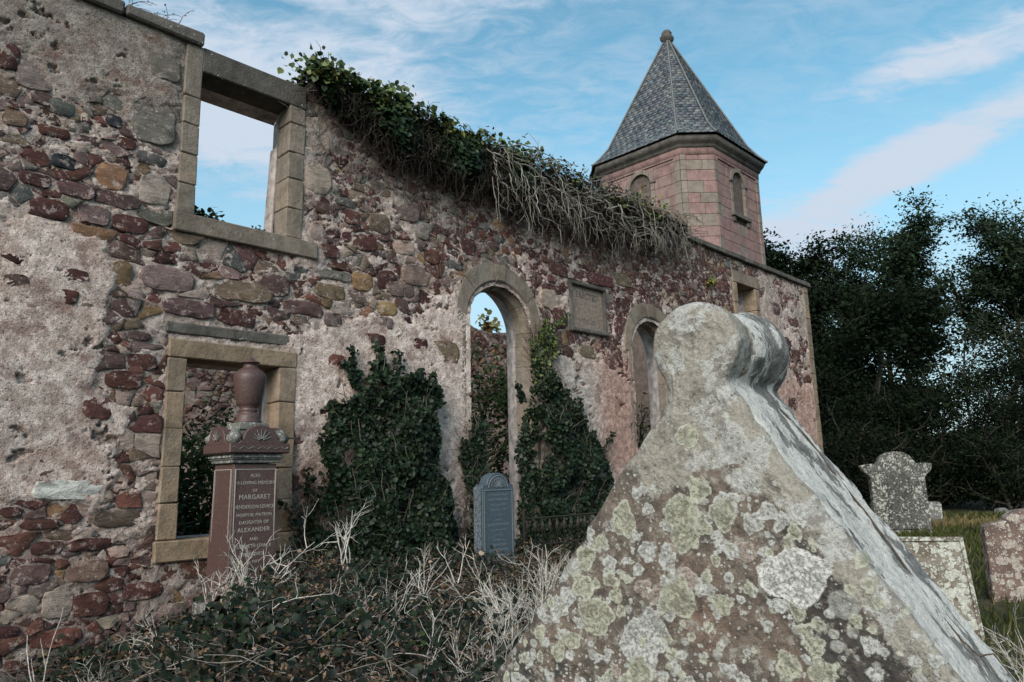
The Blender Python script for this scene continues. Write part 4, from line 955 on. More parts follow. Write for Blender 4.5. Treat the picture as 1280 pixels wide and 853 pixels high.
# ------------------------------------------------------------------ the big gabled tomb in the foreground
def m_tomb():
    m, t, b = new_mat('lichened_tomb_stone'); p = t.n('ShaderNodeTexCoord').outputs['Object']
    n0 = t.noise(p, 2.6, 5, .6); n1 = t.noise(p, 9, 6, .65); n2 = t.noise(p, 38, 5, .7); n3 = t.noise(p, 150, 3, .75)
    wv = t.n('ShaderNodeTexNoise', {'Scale': 26.0, 'Detail': 5.0, 'Roughness': .65}); t.t.links.new(p, wv.inputs['Vector'])
    pw = t.vadd(p, t.vmul(t.vadd(wv.outputs['Color'], (-.5, -.5, -.5)), (.014, .014, .014)))
    nn = t.math('MULTIPLY', t.math('SUBTRACT', n2, .5), .016)
    def a_(k): return attr(t, k, 'Fac')
    # sandstone beneath: brown with rust-red and black patches
    c = t.mix(t.ss(n1, .38, .64), (.150, .115, .092), (.078, .064, .055))
    c = t.mix(t.math('MULTIPLY', t.ss(n0, .52, .64), .5), c, (.175, .10, .07))
    blk = t.math('MULTIPLY', t.ss(t.math('ADD', n1, t.math('MULTIPLY', a_('dark'), .35)), .58, .72), .85)
    c = t.mix(blk, c, (.042, .038, .036))
    c = t.mix(t.math('MULTIPLY', t.ss(n3, .55, .7), .55), c, (.06, .045, .038)); c = t.mix(t.math('MULTIPLY', t.ss(n2, .60, .70), .4), c, (.33, .27, .22))
    g1 = t.noise(p, 24, 7, .78); c = t.mix(t.math('MULTIPLY', t.ss(g1, .53, .60), .75), c, (.26, .235, .205)); c = t.mix(t.math('MULTIPLY', t.ss(g1, .45, .39), .7), c, (.05, .042, .038))
    hgt = t.math('ADD', t.math('MULTIPLY', n2, .8), t.math('ADD', t.math('MULTIPLY', n3, .45), t.math('MULTIPLY', g1, 1.2)))
    # grey crust speckle, several sizes, random
    first = None
    for sc_, dens, colr, k in ((15, .36, (.30, .29, .26), 1), (34, .46, (.34, .33, .30), 2), (70, .55, (.38, .37, .34), 3), (130, .5, (.44, .43, .40), 4)):
        nd = t.n('ShaderNodeTexVoronoi', {'Scale': float(sc_)}); t.t.links.new(t.vadd(pw, (k*3.1, k*1.7, 0)), nd.inputs['Vector'])
        rr = t.n('ShaderNodeSeparateColor', {0: nd.outputs['Color']})
        rad = t.math('MULTIPLY', t.math('SUBTRACT', rr.outputs[0], 1-dens), 1.15/dens*.42)
        zone = t.ss(t.noise(p, 3.3+k, 4, .6), .38, .52)
        msk = t.math('MULTIPLY', t.ss(t.math('SUBTRACT', rad, nd.outputs['Distance']), 0.0, .07), zone)
        tone = t.mix(rr.outputs[1], tuple(x*.78 for x in colr), colr)
        c = t.mix(t.math('MULTIPLY', msk, t.math('ADD', .55, t.math('MULTIPLY', t.ss(n3, .35, .6), .45))), c, tone)
        hgt = t.math('ADD', hgt, t.math('MULTIPLY', msk, .15))
    # pale bloom over the head of the stone and its weathered slope
    wz = t.ss(t.math('ADD', t.math('ADD', a_('bloom'), t.math('MULTIPLY', t.math('SUBTRACT', n1, .5), 1.5)), t.math('MULTIPLY', t.math('SUBTRACT', n2, .5), .9)), .40, .60)
    c = t.mix(t.math('MULTIPLY', wz, .88), c, t.mix(t.ss(n3, .36, .62), t.mix(t.ss(n1, .47, .50), (.27, .262, .243), (.215, .19, .155)), t.mix(t.ss(n1, .47, .50), (.42, .405, .375), (.32, .29, .25))))
    c = t.mix(t.math('MULTIPLY', t.math('MULTIPLY', wz, t.ss(t.noise(p, 17, 7, .76), .525, .575)), .8), c, (.155, .135, .118))
    c = t.mix(t.math('MULTIPLY', t.ss(t.noise(p, 75, 4, .78), .575, .63), .75), c, (.07, .06, .05))
    # streaks of grey and white on the weather side
    sm = t.n('ShaderNodeMapping', {'Vector': p, 'Scale': (5, 11, 5)}).outputs[0]
    st = t.math('ADD', t.math('MULTIPLY', t.noise(sm, 1.3, 7, .68, .3), .8), t.math('MULTIPLY', n2, .2))
    side = a_('side')
    greyc = t.mix(t.ss(n2, .4, .65), (.17, .165, .155), (.085, .08, .075)); near = t.math('MULTIPLY', t.ss(side, .52, .98), .09); sc_ = t.mix(t.ss(t.math('SUBTRACT', st, near), .405, .42), greyc, t.mix(t.ss(n3, .4, .7), (.52, .495, .46), (.38, .36, .335)))
    sc_ = t.mix(t.math('MULTIPLY', t.ss(t.noise(sm, 5.5, 6, .75), .60, .63), .8), sc_, (.07, .065, .06))
    c = t.mix(t.ss(side, .45, .55), c, sc_)
    cr = t.ss(t.math('ABSOLUTE', t.math('SUBTRACT', st, .50)), .010, .0); c = t.mix(t.math('MULTIPLY', t.math('MULTIPLY', cr, t.ss(side, .45, .55)), .6), c, (.04, .04, .038))
    # individual lichens, placed: signed distances live on the mesh, edges are crinkled here
    def patch(key, col_in, col_rim, amp=1.0):
        nonlocal c, hgt
        d_ = t.math('ADD', a_(key), t.math('MULTIPLY', nn, amp)); msk = t.math('MULTIPLY', t.ss(d_, -.0012, .0018), t.math('SUBTRACT', 1.0, t.math('MULTIPLY', t.ss(n3, .50, .58), .45)))
        rim = t.math('MULTIPLY', msk, t.ss(d_, .008, .002)); inner = t.mix(t.ss(t.math('ADD', n3, t.math('MULTIPLY', n2, .6)), .66, .92), col_in, tuple(x*.55 for x in col_in))
        c = t.mix(msk, c, t.mix(rim, inner, col_rim)); hgt = t.math('ADD', hgt, t.math('MULTIPLY', msk, .22))
    patch('pinkish', (.30, .235, .20), (.33, .27, .235), 1.3)
    patch('white', (.42, .405, .375), (.39, .38, .35), 1.4)
    patch('yellow', (.33, .315, .24), (.37, .355, .29), 1.1)
    patch('bigwhite', (.55, .525, .49), (.50, .48, .45), 1.0)
    # fine crack lines
    setc(t, b, c); bump(t, b, hgt, .75, .008); b.inputs['Roughness'].default_value = .93; b.inputs['Specular IOR Level'].default_value = .15
    return m
TP0 = np.array([0.3581, 1.3840, 1.8425]); TPH = radians(37.55)
LY = [(-0.01, -0.28, 0.022), (-0.049, -0.322, 0.033), (0.035, -0.321, 0.024), (-0.176, -0.34, 0.033), (-0.047, -0.364, 0.032), (-0.006, -0.351, 0.019), (0.033, -0.343, 0.018), (-0.271, -0.418, 0.027), (-0.067, -0.482, 0.032), (-0.251, -0.532, 0.045), (-0.202, -0.489, 0.018), (0.019, -0.486, 0.018), (0.162, -0.352, 0.016), (0.154, -0.482, 0.019), (0.174, -0.539, 0.019), (0.184, -0.584, 0.023), (-0.391, -0.581, 0.017), (-0.31, -0.585, 0.02), (-0.068, -0.62, 0.013), (-0.157, -0.626, 0.024), (-0.097, -0.56, 0.013), (0.128, -0.579, 0.021), (-0.343, -0.612, 0.018), (-0.21, -0.459, 0.018), (-0.277, -0.479, 0.023), (0.013, -0.408, 0.012), (-0.026, -0.178, 0.02)]
LW = [(0.148, -0.43, 0.05), (0.121, -0.432, 0.03), (0.183, -0.418, 0.029), (-0.025, -0.171, 0.048), (0.036, -0.204, 0.052), (0.077, -0.263, 0.038), (0.044, -0.306, 0.027), (-0.063, -0.223, 0.043), (-0.005, -0.11, 0.064), (-0.017, -0.046, 0.073), (0.021, 0.013, 0.078), (0.057, -0.145, 0.045), (0.056, -0.054, 0.046), (-0.09, -0.502, 0.023), (-0.091, -0.261, 0.027), (-0.149, -0.197, 0.029), (-0.103, -0.182, 0.021), (-0.339, -0.524, 0.028), (-0.318, -0.498, 0.02), (-0.126, -0.549, 0.037), (-0.175, -0.324, 0.015), (0.1, -0.263, 0.029), (0.116, -0.32, 0.02), (0.147, -0.292, 0.014), (-0.126, -0.4, 0.017), (-0.084, -0.413, 0.02), (-0.45, -0.683, 0.022), (-0.365, -0.671, 0.016), (-0.014, -0.459, 0.016), (0.158, -0.25, 0.014), (0.172, -0.319, 0.013), (-0.154, -0.574, 0.041), (-0.139, -0.623, 0.017), (0.086, -0.341, 0.02)]
LR = [(-0.078, -0.398, 0.023), (-0.045, -0.447, 0.026), (-0.138, -0.469, 0.021), (-0.21, -0.633, 0.014), (0.182, -0.209, 0.014), (0.067, -0.391, 0.02), (-0.113, -0.482, 0.02)]
def build_tomb():
    root = thing('gabled_tomb', 'large lichen-covered gabled tomb with a rolled ridge in the foreground', 'tomb', (TP0[0], TP0[1], 0), -TPH)
    # local frame: x to the right across the gable, y away along the ridge, z up
    L = .325; R = .0865; zc = TP0[2]
    # half profiles measured outwards from the roll: (x, dz)
    left = [(0, R)]+[(-R*1.13*sin(a), R*cos(a)) for a in np.linspace(.12, 1.95, 16)]+[(-.066, -.092), (-.068, -.108), (-.080, -.128), (-.102, -.155), (-.137, -.198), (-.54, -.701), (-.70, -.90), (-.74, -.955), (-.74, -zc-.2)]
    right = [(0, R)]+[(R*sin(a), R*cos(a)) for a in np.linspace(.12, 2.35, 18)]+[(.052, -.074), (.056, -.084), (.070, -.100), (.092, -.132), (.346, -.509), (.60, -.875), (.635, -.94), (.635, -zc-.2)]
    def resamp(P, n):
        P = np.array(P); l = np.concatenate([[0], np.cumsum(np.linalg.norm(np.diff(P, axis=0), axis=1))])
        t = np.concatenate([np.linspace(0, 1.25, n), np.linspace(1.25, l[-1], 12)[1:]]); return np.stack([np.interp(t, l, P[:, k]) for k in (0, 1)], 1)
    def smooth(P, m=3):
        P = P.copy()
        for _ in range(m): P[1:-1] = (P[:-2]+2*P[1:-1]+P[2:])/4
        return P
    PL, PR = smooth(resamp(left, 250)), smooth(resamp(right, 250))
    P = np.vstack([PL[::-1], PR[1:]]); n = len(P); top = len(PL)-1
    # arris chips along the front edge
    idx = np.arange(n); tt = np.concatenate([[0], np.cumsum(np.linalg.norm(np.diff(P, axis=0), axis=1))])
    T = np.gradient(P, axis=0); T /= np.linalg.norm(T, axis=1)[:, None]; Nn = np.stack([-T[:, 1], T[:, 0]], 1)
    if Nn[top, 1] < 0: Nn = -Nn
    def surf(depth_frac_y, insetn):      # insetn: how far pulled in along the profile normal
        return P-Nn*insetn
    ys = np.concatenate([[.0, .002, .006, .012, .020], np.linspace(.03, L-.03, 64), [L-.02, L-.012, L-.006, L-.002, L]])
    rows = []
    isroll = np.exp(-(np.maximum(0, np.abs(idx-top)-24)/10.)**2)
    for y in ys:
        e = min(y, L-y); r = .014; ins = r-math.sqrt(max(0, r*r-(r-min(e, r))**2))
        wob = .012*fbm(tt*7, np.full(n, y*9), 401, 4)+.010*fbm(tt*26, np.full(n, y*26), 411, 4, .6)
        chip = .020*np.maximum(0, fbm(tt*11, np.zeros(n), 421, 3)-.12)*4*math.exp(-(e/.02)**2)
        f = y/L
        waist = .007*math.exp(-((f-.30)/.07)**2)+.004*math.exp(-((f-.62)/.06)**2)-.013*math.exp(-((f-.80)/.2)**2)
        ins = ins*(1+0*isroll)+waist*isroll+(.012*(1-math.cos(min(1, max(0, (f-.9)/.1))*pi/2)))*isroll
        Q = P-Nn*(ins+chip-wob)[:, None]
        rows.append(np.column_stack([Q[:, 0], np.full(n, y), Q[:, 1]+zc]))
    V = np.array(rows); m = len(ys)
    i, j = np.meshgrid(np.arange(m-1), np.arange(n-1), indexing='ij'); b = i*n+j; F = np.stack([b, b+1, b+n+1, b+n], -1).reshape(-1, 4)
    Vs = V.reshape(-1, 3)
    # front and back caps: rows shrink towards the stone's middle line
    ks = np.concatenate([np.linspace(1, .9, 14), np.linspace(.9, 0, 110)[1:]])
    def cap(ring, yb, sgn):
        mid = np.column_stack([np.full(n, 0.0), np.full(n, yb), np.minimum(ring[:, 2], zc+.02)])
        rr = []
        for k in ks:
            p = mid+(ring-mid)*k; d_ = .018*fbm(p[:, 0]*4, p[:, 2]*4, 431, 4)+.016*fbm(p[:, 0]*18, p[:, 2]*18, 441, 5, .65)+.005*fbm(p[:, 0]*90, p[:, 2]*90, 451, 2)
            d_ = d_*min(1, (1-k)*12); p[:, 1] = yb+sgn*(d_-.004*min(1, (1-k)*8)); rr.append(p)
        A_ = np.array(rr); q = len(ks); i, j = np.meshgrid(np.arange(q-1), np.arange(n-1), indexing='ij'); b = i*n+j
        f = np.stack([b, b+n, b+n+1, b+1], -1).reshape(-1, 4); return A_.reshape(-1, 3), (f if sgn > 0 else f[:, ::-1])
    Vf, Ff = cap(V[0], 0.0, 1); Vb, Fb = cap(V[-1], L, -1)
    VV = np.vstack([Vs, Vf, Vb]); FF = np.vstack([F, Ff+len(Vs), Fb+len(Vs)+len(Vf)])
    # lichen distance fields on the front face
    x, y, dz = VV[:, 0], VV[:, 1], VV[:, 2]-zc
    def field(lst, seed, ell=.25):
        rs = np.random.default_rng(seed); d_ = np.full(len(x), -.05)
        for (a, b_, r) in lst:
            e1, e2 = 1+rs.uniform(-ell, ell), 1+rs.uniform(-ell, ell); ph = rs.uniform(0, 7)
            X, Z = (x-a)/e1, (dz-b_)/e2; ang = np.arctan2(Z, X)
            d_ = np.maximum(d_, r*(1+.10*np.sin(3*ang+ph)+.06*np.sin(5*ang+2*ph)+.03*np.sin(8*ang+3*ph))-np.hypot(X, Z))
        return d_
    front = (y < .06)
    rs = np.random.default_rng(77); extra = [(rs.uniform(-.5, .36), -rs.uniform(.35, .7), rs.uniform(.003, .013)) for _ in range(160)]; ex2 = [(rs.uniform(-.5, .36), -rs.uniform(.25, .7), rs.uniform(.003, .014)) for _ in range(240)]
    off = np.where(front, 0, -1.)
    yel = field(LY+[e for e in extra], 1)+off; whi = field([w for w in LW[3:] if w[1] < -.30]+ex2, 2)+off; bgw = field(LW[:3], 9, .12)+off; pin = field(LR, 3)+off
    big = [w for w in LW if w[1] >= -.30]
    bloom = np.clip(1.15-(-dz)/.32, 0, .95)+.55*sst(field(big, 5), -.02, .03)
    bloom = np.where(front, np.clip(bloom, 0, 1.3), .55)-.35*np.exp(-((x+.075)**2+(dz+.04)**2)/.0016)*front-.4*np.exp(-((x+.085)**2+(dz+.14)**2)/.0012)*front
    # pale band that follows the right-hand arris
    band = (-(dz+.132)*.6747+.092); bd = (band-x)*.83
    bloom = bloom+front*1.2*np.exp(-(np.maximum(bd-.02, 0)/.035)**2)*sst(dz, -.62, -.50)
    side = sst(y, .010, .045)*(x > .0)*sst(-dz, .05, .09)+.85*sst(y, .055, .12)*(x > -.09)*(dz > -.09)
    side = np.where((dz < -.09) & (x > 0), np.where(y > .012, .55+.45*np.clip((y-.03)/.25, 0, 1)+0*y, side*.4), side)
    side = np.where(dz > -.07, np.clip(side-.30*np.exp(-((y-.12)/.04)**2)*(dz > -.02), 0, 1), side)
    dark = .9*np.exp(-((x-.22)**2+(dz+.30)**2)/.006)*front+.7*np.exp(-((x-.26)**2+(dz+.5)**2)/.02)*front+.5*np.exp(-((x+.45)**2+(dz+.6)**2)/.02)
    me = mesh_np('tomb_gable', VV, FF, None, True, dict(yellow=yel, white=whi, bigwhite=bgw, pinkish=pin, bloom=bloom, side=side, dark=dark))
    link('tomb_gable', me, m_tomb(), root)
build_tomb()

def creeper():
    t = thing('dead_creeper', 'thin dead creeper stem lying down the weathered right slope of the tomb', 'dead stem', (TP0[0], TP0[1], 0), -TPH); rng = np.random.default_rng(4); mb = MB(); P = []
    for u in np.linspace(0, 1, 26): P.append(np.array([.087+.50*u, .215+.03*math.sin(u*9)+rng.normal(0, .004), TP0[2]-.125-.742*u+.003*math.sin(u*23)]))
    tube(mb, P, .0028, .002, 6, (.06, .045, .035))
    for i in (15,): tube(mb, [P[i], P[i]+[.02, .03, .0], P[i]+[.05, .04, -.05]], .002, .001, 5, (.085, .06, .045))
    link('stem', mb.mesh('stem', True), M['twig'], t)
creeper()

# ------------------------------------------------------------------ headstones on the right
MG = dict(a=m_lichen('lichened_grey_stone', (.085, .080, .070), (.36, .36, .31), .5, 18), b=m_lichen('lichened_pale_stone', (.20, .17, .135), (.44, .43, .37), .85, 15, (.10, .075, .055)),
          c=m_lichen('lichened_red_stone', (.16, .105, .085), (.36, .30, .255), .6, 13, (.09, .06, .05)), e=m_lichen('small_grey_stone', (.16, .15, .14), (.4, .4, .37), .4, 8))
def slab(name, label, loc, rz, pts, th, mat, lean=0):
    t = thing(name, label, 'gravestone', loc, rz)
    bm = bmesh.new(); n = len(pts)
    o = extrude_poly('slab', pts, -th/2, th/2, mat, t, bev=.012); t.rotation_euler = (lean, 0, rz); return t
def arcp(cx, cz, r, a0, a1, n=10, rz=1): return [(cx+r*cos(a), cz+rz*r*sin(a)) for a in np.linspace(a0, a1, n)]
# scroll-shouldered stone
ptsA = [(-.62, -.1), (.62, -.1), (.60, 1.30), (.66, 1.38), (.76, 1.46), (.80, 1.62), (.62, 1.64), (.44, 1.63), (.40, 1.70)]+arcp(0, 1.70, .38, .05, pi-.05, 14, .58)+[(-.40, 1.70), (-.44, 1.63), (-.62, 1.64), (-.80, 1.60), (-.76, 1.46), (-.66, 1.38), (-.60, 1.30)]
gA = slab('scrolled_headstone', 'tall dark headstone with scrolled shoulders, spotted with white lichen, before the woods', (9.20, 17.6, 0), -.18, ptsA, .22, MG['a'], -.01)
extrude_poly('raised_panel', [(-.30, .1), (.30, .1), (.26, 1.25), (.13, 1.45), (-.13, 1.45), (-.26, 1.25)], -.15, -.10, m_lichen('worn_grey_panel', (.075, .07, .062), (.30, .30, .27), .28, 22), gA)
ptsB = [(-.42, -.1), (.30, -.1), (.305, .86), (.25, .90), (-.3, .93), (-.42, .90)]
gB = slab('broad_headstone', 'broad square headstone crusted with yellow-white lichen behind the tomb', (3.93, 7.0, 0), -.33, ptsB, .15, MG['b'], 0)
gB.rotation_euler = (radians(-6), radians(-3.5), -.33)
extrude_poly('hood_moulding', [(-.44, .90), (.31, .87), (.31, .905), (-.44, .945)], -.10, .09, MG['b'], gB); extrude_poly('edge_fillet', [(.275, 0), (.31, 0), (.31, .87), (.275, .87)], -.095, -.07, MG['b'], gB)
ptsC = [(-.05, -.1), (1.0, -.1), (1.0, .9), (.9, .98)]+arcp(.48, .86, .34, .3, pi-.3, 12, .6)+[(.07, .90), (-.05, .87)]
slab('red_headstone', 'reddish lichen-mottled headstone with a shaped top at the right edge', (5.60, 8.8, 0), -.22, ptsC, .16, MG['c'])
ptsE = [(-.25, -.1), (.24, -.1), (.25, .50), (.20, .58), (-.24, .60)]
slab('small_headstone', 'small plain grey headstone beside the scrolled one', (11.45, 20.3, 0), -.15, ptsE, .25, MG['e'])
ptsF = [(-.2, -.1), (.2, -.1), (.2, .16), (.08, .24), (-.15, .20)]
slab('broken_stone', 'low broken pale stone in the grass near the trees', (14.9, 22.6, 0), .1, ptsF, .2, MG['e'])

# ------------------------------------------------------------------ ivy, brambles and dead stems
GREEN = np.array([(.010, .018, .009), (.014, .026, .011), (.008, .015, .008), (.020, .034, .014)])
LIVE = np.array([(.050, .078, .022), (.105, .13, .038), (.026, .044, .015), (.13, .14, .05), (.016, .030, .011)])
BROWN = np.array([(.055, .030, .018), (.10, .055, .030), (.16, .10, .065), (.035, .022, .015)])
def branchy(mb, p, d, L, r, rng, col, depth=0, wig=.35, k=5, seg=8, grav=0.0, kids=(2, 4), mind=2):
    """a crooked stem with side shoots"""
    P = [np.array(p, float)]; d = np.array(d, float); d /= np.linalg.norm(d)
    for i in range(seg):
        d = d+rng.normal(0, wig/seg*2.2, 3)+np.array([0, 0, grav/seg]); d /= np.linalg.norm(d); P.append(P[-1]+d*L/seg)
    c = np.array(col)*rng.uniform(.7, 1.15); tube(mb, P, r, r*.35, k, c)
    if depth < mind:
        for _ in range(rng.integers(kids[0], kids[1]+1)):
            i = rng.integers(2, seg); q = P[i]; a = P[i]-P[i-1]; a /= np.linalg.norm(a); e = a+rng.normal(0, .55, 3); branchy(mb, q, e, L*rng.uniform(.35, .6), r*.62, rng, col, depth+1, wig, max(3, k-1), max(4, seg-2), grav, kids, mind)

def wall_top_ivy():
    rng = np.random.default_rng(41)
    t = thing('wall_top_ivy', 'thick mat of ivy and bleached dead stems hanging over the wall head', 'ivy')
    S = [3.85, 4.3, 4.9, 5.8, 6.7, 7.4, 8.4, 9.7, 10.6, 11.4, 12.4]; bot = [6.0, 5.72, 5.45, 5.25, 5.3, 5.12, 5.2, 5.15, 5.6, 5.75, 6.1]; tp = [6.42, 6.50, 6.48, 6.50, 6.46, 6.50, 6.58, 6.50, 6.42, 6.36, 6.33]
    # leaves: dense at the near end, sparse beyond
    def pts(n, s0, s1, lo, hi, dens=None):
        s = rng.uniform(s0, s1, n); b = np.interp(s, S, bot); tt = np.interp(s, S, tp); u = rng.uniform(lo, hi, n); b = b+.10*np.sin(s*7)+rng.uniform(0, .12, n)
        z = b+(tt-b)*u; bulge = .36*np.sin(np.clip(u, .05, 1)*pi*.8)**.8*(.7+.3*np.sin(s*5.3)); over = (z > 6.33)
        q = np.where(over, rng.uniform(-.35, .5, n), -bulge*rng.uniform(.65, 1.05, n)-.02); return W(s, q, z), s, z
    mb = MB(); P, s, z = pts(9000, 3.85, 7.6, .38, 1.0); keep = rng.random(len(P)) < np.clip((8.3-s)/2.3, .12, 1); P = P[keep]; z = z[keep]
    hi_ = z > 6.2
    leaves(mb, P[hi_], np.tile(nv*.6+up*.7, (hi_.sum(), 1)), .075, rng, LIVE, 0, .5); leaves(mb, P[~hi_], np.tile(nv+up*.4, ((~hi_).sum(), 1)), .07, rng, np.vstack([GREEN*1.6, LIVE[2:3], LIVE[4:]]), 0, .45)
    P, s, z = pts(2600, 7.2, 12.0, .62, 1.04); keep = z > 6.15; leaves(mb, P[keep], np.tile(up+nv*.4, (keep.sum(), 1)), .06, rng, np.vstack([LIVE, BROWN[:2], GREEN]), 0, .6)
    # tufts standing proud along the crest
    for s0, h, n in ((3.98, .20, 120), (4.3, .14, 90), (4.75, .12, 80), (5.1, .20, 150), (5.35, .12, 90), (6.9, .14, 60), (7.45, .22, 60), (7.75, .16, 60), (8.3, .14, 50), (10.4, .14, 120)):
        P = W(s0+rng.normal(0, .13, n), rng.uniform(-.3, .15, n), 6.42+rng.uniform(0, 1, n)**1.3*h*1.3); leaves(mb, P, np.tile(up*.5+nv, (n, 1)), .07, rng, LIVE, 0, .7)
    link('ivy_leaves', mb.mesh('ivy_leaves'), M['ivy'], t, kind='stuff')
    # dark thatch of old twigs
    mb = MB()
    for _ in range(4600):
        s0 = rng.uniform(3.9, 12.2); b = float(np.interp(s0, S, bot))+.55*float(fbm(s0*2.2, 0., 5, 3))+.12; z1 = rng.uniform(b+.2, 6.45); 
        q0 = -rng.uniform(.02, .34)*math.sin(min(1, (6.5-z1)/.6+.25)*1.5); L = rng.uniform(.15, .5)*(.6 if s0 > 11 else 1); a = rng.normal(-.75, .75); P = []; s_, z_ = s0, z1
        for u in range(6): P.append(W(s_, q0*(1-.05*u)-.02+rng.normal(0, .02), max(z_, b-.25))); a += rng.normal(0, .4); s_ += cos(a)*L/5; z_ += sin(a)*L/5
        tube(mb, P, rng.uniform(.004, .011), .002, 3, np.array((.034, .026, .021))*rng.uniform(.4, 1.8))
    for _ in range(900):        # litter lying on the wall head
        s0 = rng.uniform(5.2, 12.8); P0 = W(s0, rng.uniform(-.30, .5), rng.uniform(6.32, 6.46)); d = dv*rng.normal(0, 1)+nv*rng.normal(0, .6)+up*rng.normal(.0, .25)
        tube(mb, [P0, P0+d*.10, P0+d*.2+up*rng.normal(0, .02)], .006, .003, 3, np.array((.07, .055, .045))*rng.uniform(.5, 2))
    link('dead_twig_thatch', mb.mesh('dead_twig_thatch'), M['twig'], t, kind='stuff')
    # bleached stems arching down to the right
    mb = MB()
    for k in range(135):
        s0 = rng.choice([rng.uniform(6.6, 8.2), rng.uniform(7.8, 11.6), rng.uniform(8.5, 11.8)]); z0 = rng.uniform(5.75, 6.42); L = rng.uniform(.5, 1.7)
        b = float(np.interp(s0, S, bot)); q = -rng.uniform(.30, .44); P = []; s_, z_ = s0, z0; a = rng.uniform(-.7, .1)
        n = 13
        for i in range(n):
            P.append(W(s_, q+.16*(i/n)**2+rng.normal(0, .012), z_)); a += rng.normal(-.01, .5)-.12*(a+.62); a = min(max(a, -1.45), .55); s_ += cos(a)*L/n*1.35; z_ += sin(a)*L/n
            if z_ < float(np.interp(s_, S, bot))-.05+.6*float(fbm(s_*2.5, 1., 7, 2)): break
        if len(P) < 4: continue
        r = rng.uniform(.0045, .0115); colr = np.array((.38, .34, .29))*rng.uniform(.35, 1.15); tube(mb, P, r, r*.35, 5, colr)
        for _ in range(rng.integers(2, 6)):
            i = rng.integers(1, len(P)-1); Q = [P[i]]; a2 = rng.uniform(-1.6, .1); 
            for j in range(6): a2 += rng.normal(0, .45); Q.append(Q[-1]+(dv*cos(a2)+up*sin(a2))*L*.055+nv*rng.normal(0, .008))
            tube(mb, Q, r*.6, r*.25, 4, colr*rng.uniform(.7, 1))
    link('bleached_stem', mb.mesh('bleached_stem', True), M['twig'], t, kind='stuff')
    mb = MB()        # broken stubs along the crest
    for s0 in (7.1, 8.0, 8.9, 9.2, 9.35, 9.6, 9.75, 10.0): branchy(mb, W(s0, -.1, 6.38), up*rng.uniform(.2, .9)+dv*rng.normal(.4, .6)+nv*.3, rng.uniform(.25, .42), .017, rng, (.06, .05, .042), 0, .3, 5, 5, 0, (1, 3), 1)
    link('broken_stub', mb.mesh('broken_stub'), M['twig'], t)
    # fine roots clinging to the face below the mat
    mb = MB()
    for _ in range(230):
        s0 = rng.choice([rng.uniform(3.95, 6.5), rng.uniform(8.2, 12.6), rng.uniform(9.5, 13.5)]); b = float(np.interp(s0, S, bot)); P = [W(s0, -.03, b+rng.uniform(-.1, .3))]; a = rng.uniform(-2.2, -.9)
        for j in range(8): a += rng.normal(0, .3); P.append(P[-1]+(dv*cos(a)+up*sin(a))*rng.uniform(.03, .085))
        tube(mb, P, .0045, .002, 3, np.array((.20, .175, .15))*rng.uniform(.4, 1.3))
    link('clinging_root', mb.mesh('clinging_root'), M['twig'], t, kind='stuff')
wall_top_ivy()

def shape_pts(n, poly, rng):
    """random points in a polygon (s,z)"""
    poly = np.array(poly); lo = poly.min(0); hi = poly.max(0); out = []
    while len(out) < n:
        p = lo+(hi-lo)*rng.random((n*2, 2)); ins = np.zeros(len(p), bool); j = len(poly)-1
        for i in range(len(poly)):
            a, b = poly[i], poly[j]; c = ((a[1] > p[:, 1]) != (b[1] > p[:, 1])) & (p[:, 0] < (b[0]-a[0])*(p[:, 1]-a[1])/(b[1]-a[1]+1e-12)+a[0]); ins ^= c; j = i
        out += list(p[ins])
    return np.array(out[:n])
def wall_ivy(name, label, poly, n, depth, tips, seed, cols, lead=None):
    rng = np.random.default_rng(seed); t = thing(name, label, 'ivy'); mb = MB()
    p = shape_pts(n, poly, rng); c = np.array(poly).mean(0); w = np.array(poly).max(0)-np.array(poly).min(0)
    # clumps give the mass an uneven depth
    edge = 1-np.clip(np.abs(p[:, 0]-c[0])/(w[0]*.62), 0, 1)**2; dp = depth*edge*(.55+1.1*(fbm(p[:, 0]*2.3, p[:, 1]*2.3, seed, 3)+.35))*(1.15-.5*np.clip((p[:, 1]-c[1])/w[1]+.5, 0, 1))
    q = -.03-dp*(1-.35*rng.random(n)**2); ed = np.clip((np.abs(p[:, 0]-c[0])/(w[0]*.5)), 0, 1); keep = fbm(p[:, 0]*4.5, p[:, 1]*4.5, seed+5, 3) > -.22+.24*ed**3; p, q, dp = p[keep], q[keep], dp[keep]
    leaves(mb, W(p[:, 0], q, p[:, 1]), np.tile(nv+up*.35, (len(p), 1)), .050, rng, cols, 0, .65)
    tw = MB()
    for (s0, z0, L) in tips:         # shoots reaching out of the mass, up the wall or across it
        a = rng.uniform(1.2, 1.9); P = [W(s0, -.06, z0)]; pts = []
        for j in range(10): a += rng.normal(0, .12); P.append(P[-1]+(dv*cos(a)+up*sin(a))*L/10); pts += [P[-1]+nv*rng.uniform(0, .07)+dv*rng.normal(0, .035) for _ in range(7)]
        tube(tw, P, .008, .003, 4, (.06, .045, .03)); pts = np.array(pts); leaves(mb, pts, np.tile(nv+up*.3, (len(pts), 1)), .055, rng, cols, 0, .5)
    for _ in range(190):
        i = rng.integers(len(p)); P = [W(p[i, 0], q[i]+.04, p[i, 1])]; a = rng.uniform(.3, 2.8)
        for j in range(7): a += rng.normal(0, .25); P.append(P[-1]+(dv*cos(a)+up*sin(a))*.06+nv*rng.normal(.004, .01))
        tube(tw, P, .0045, .002, 4, np.array((.15, .12, .09))*rng.uniform(.5, 1.6))
    link('ivy_leaves', mb.mesh('ivy_leaves'), M['ivy'], t, kind='stuff'); link('ivy_stems', tw.mesh('ivy_stems'), M['twig'], t, kind='stuff'); return t
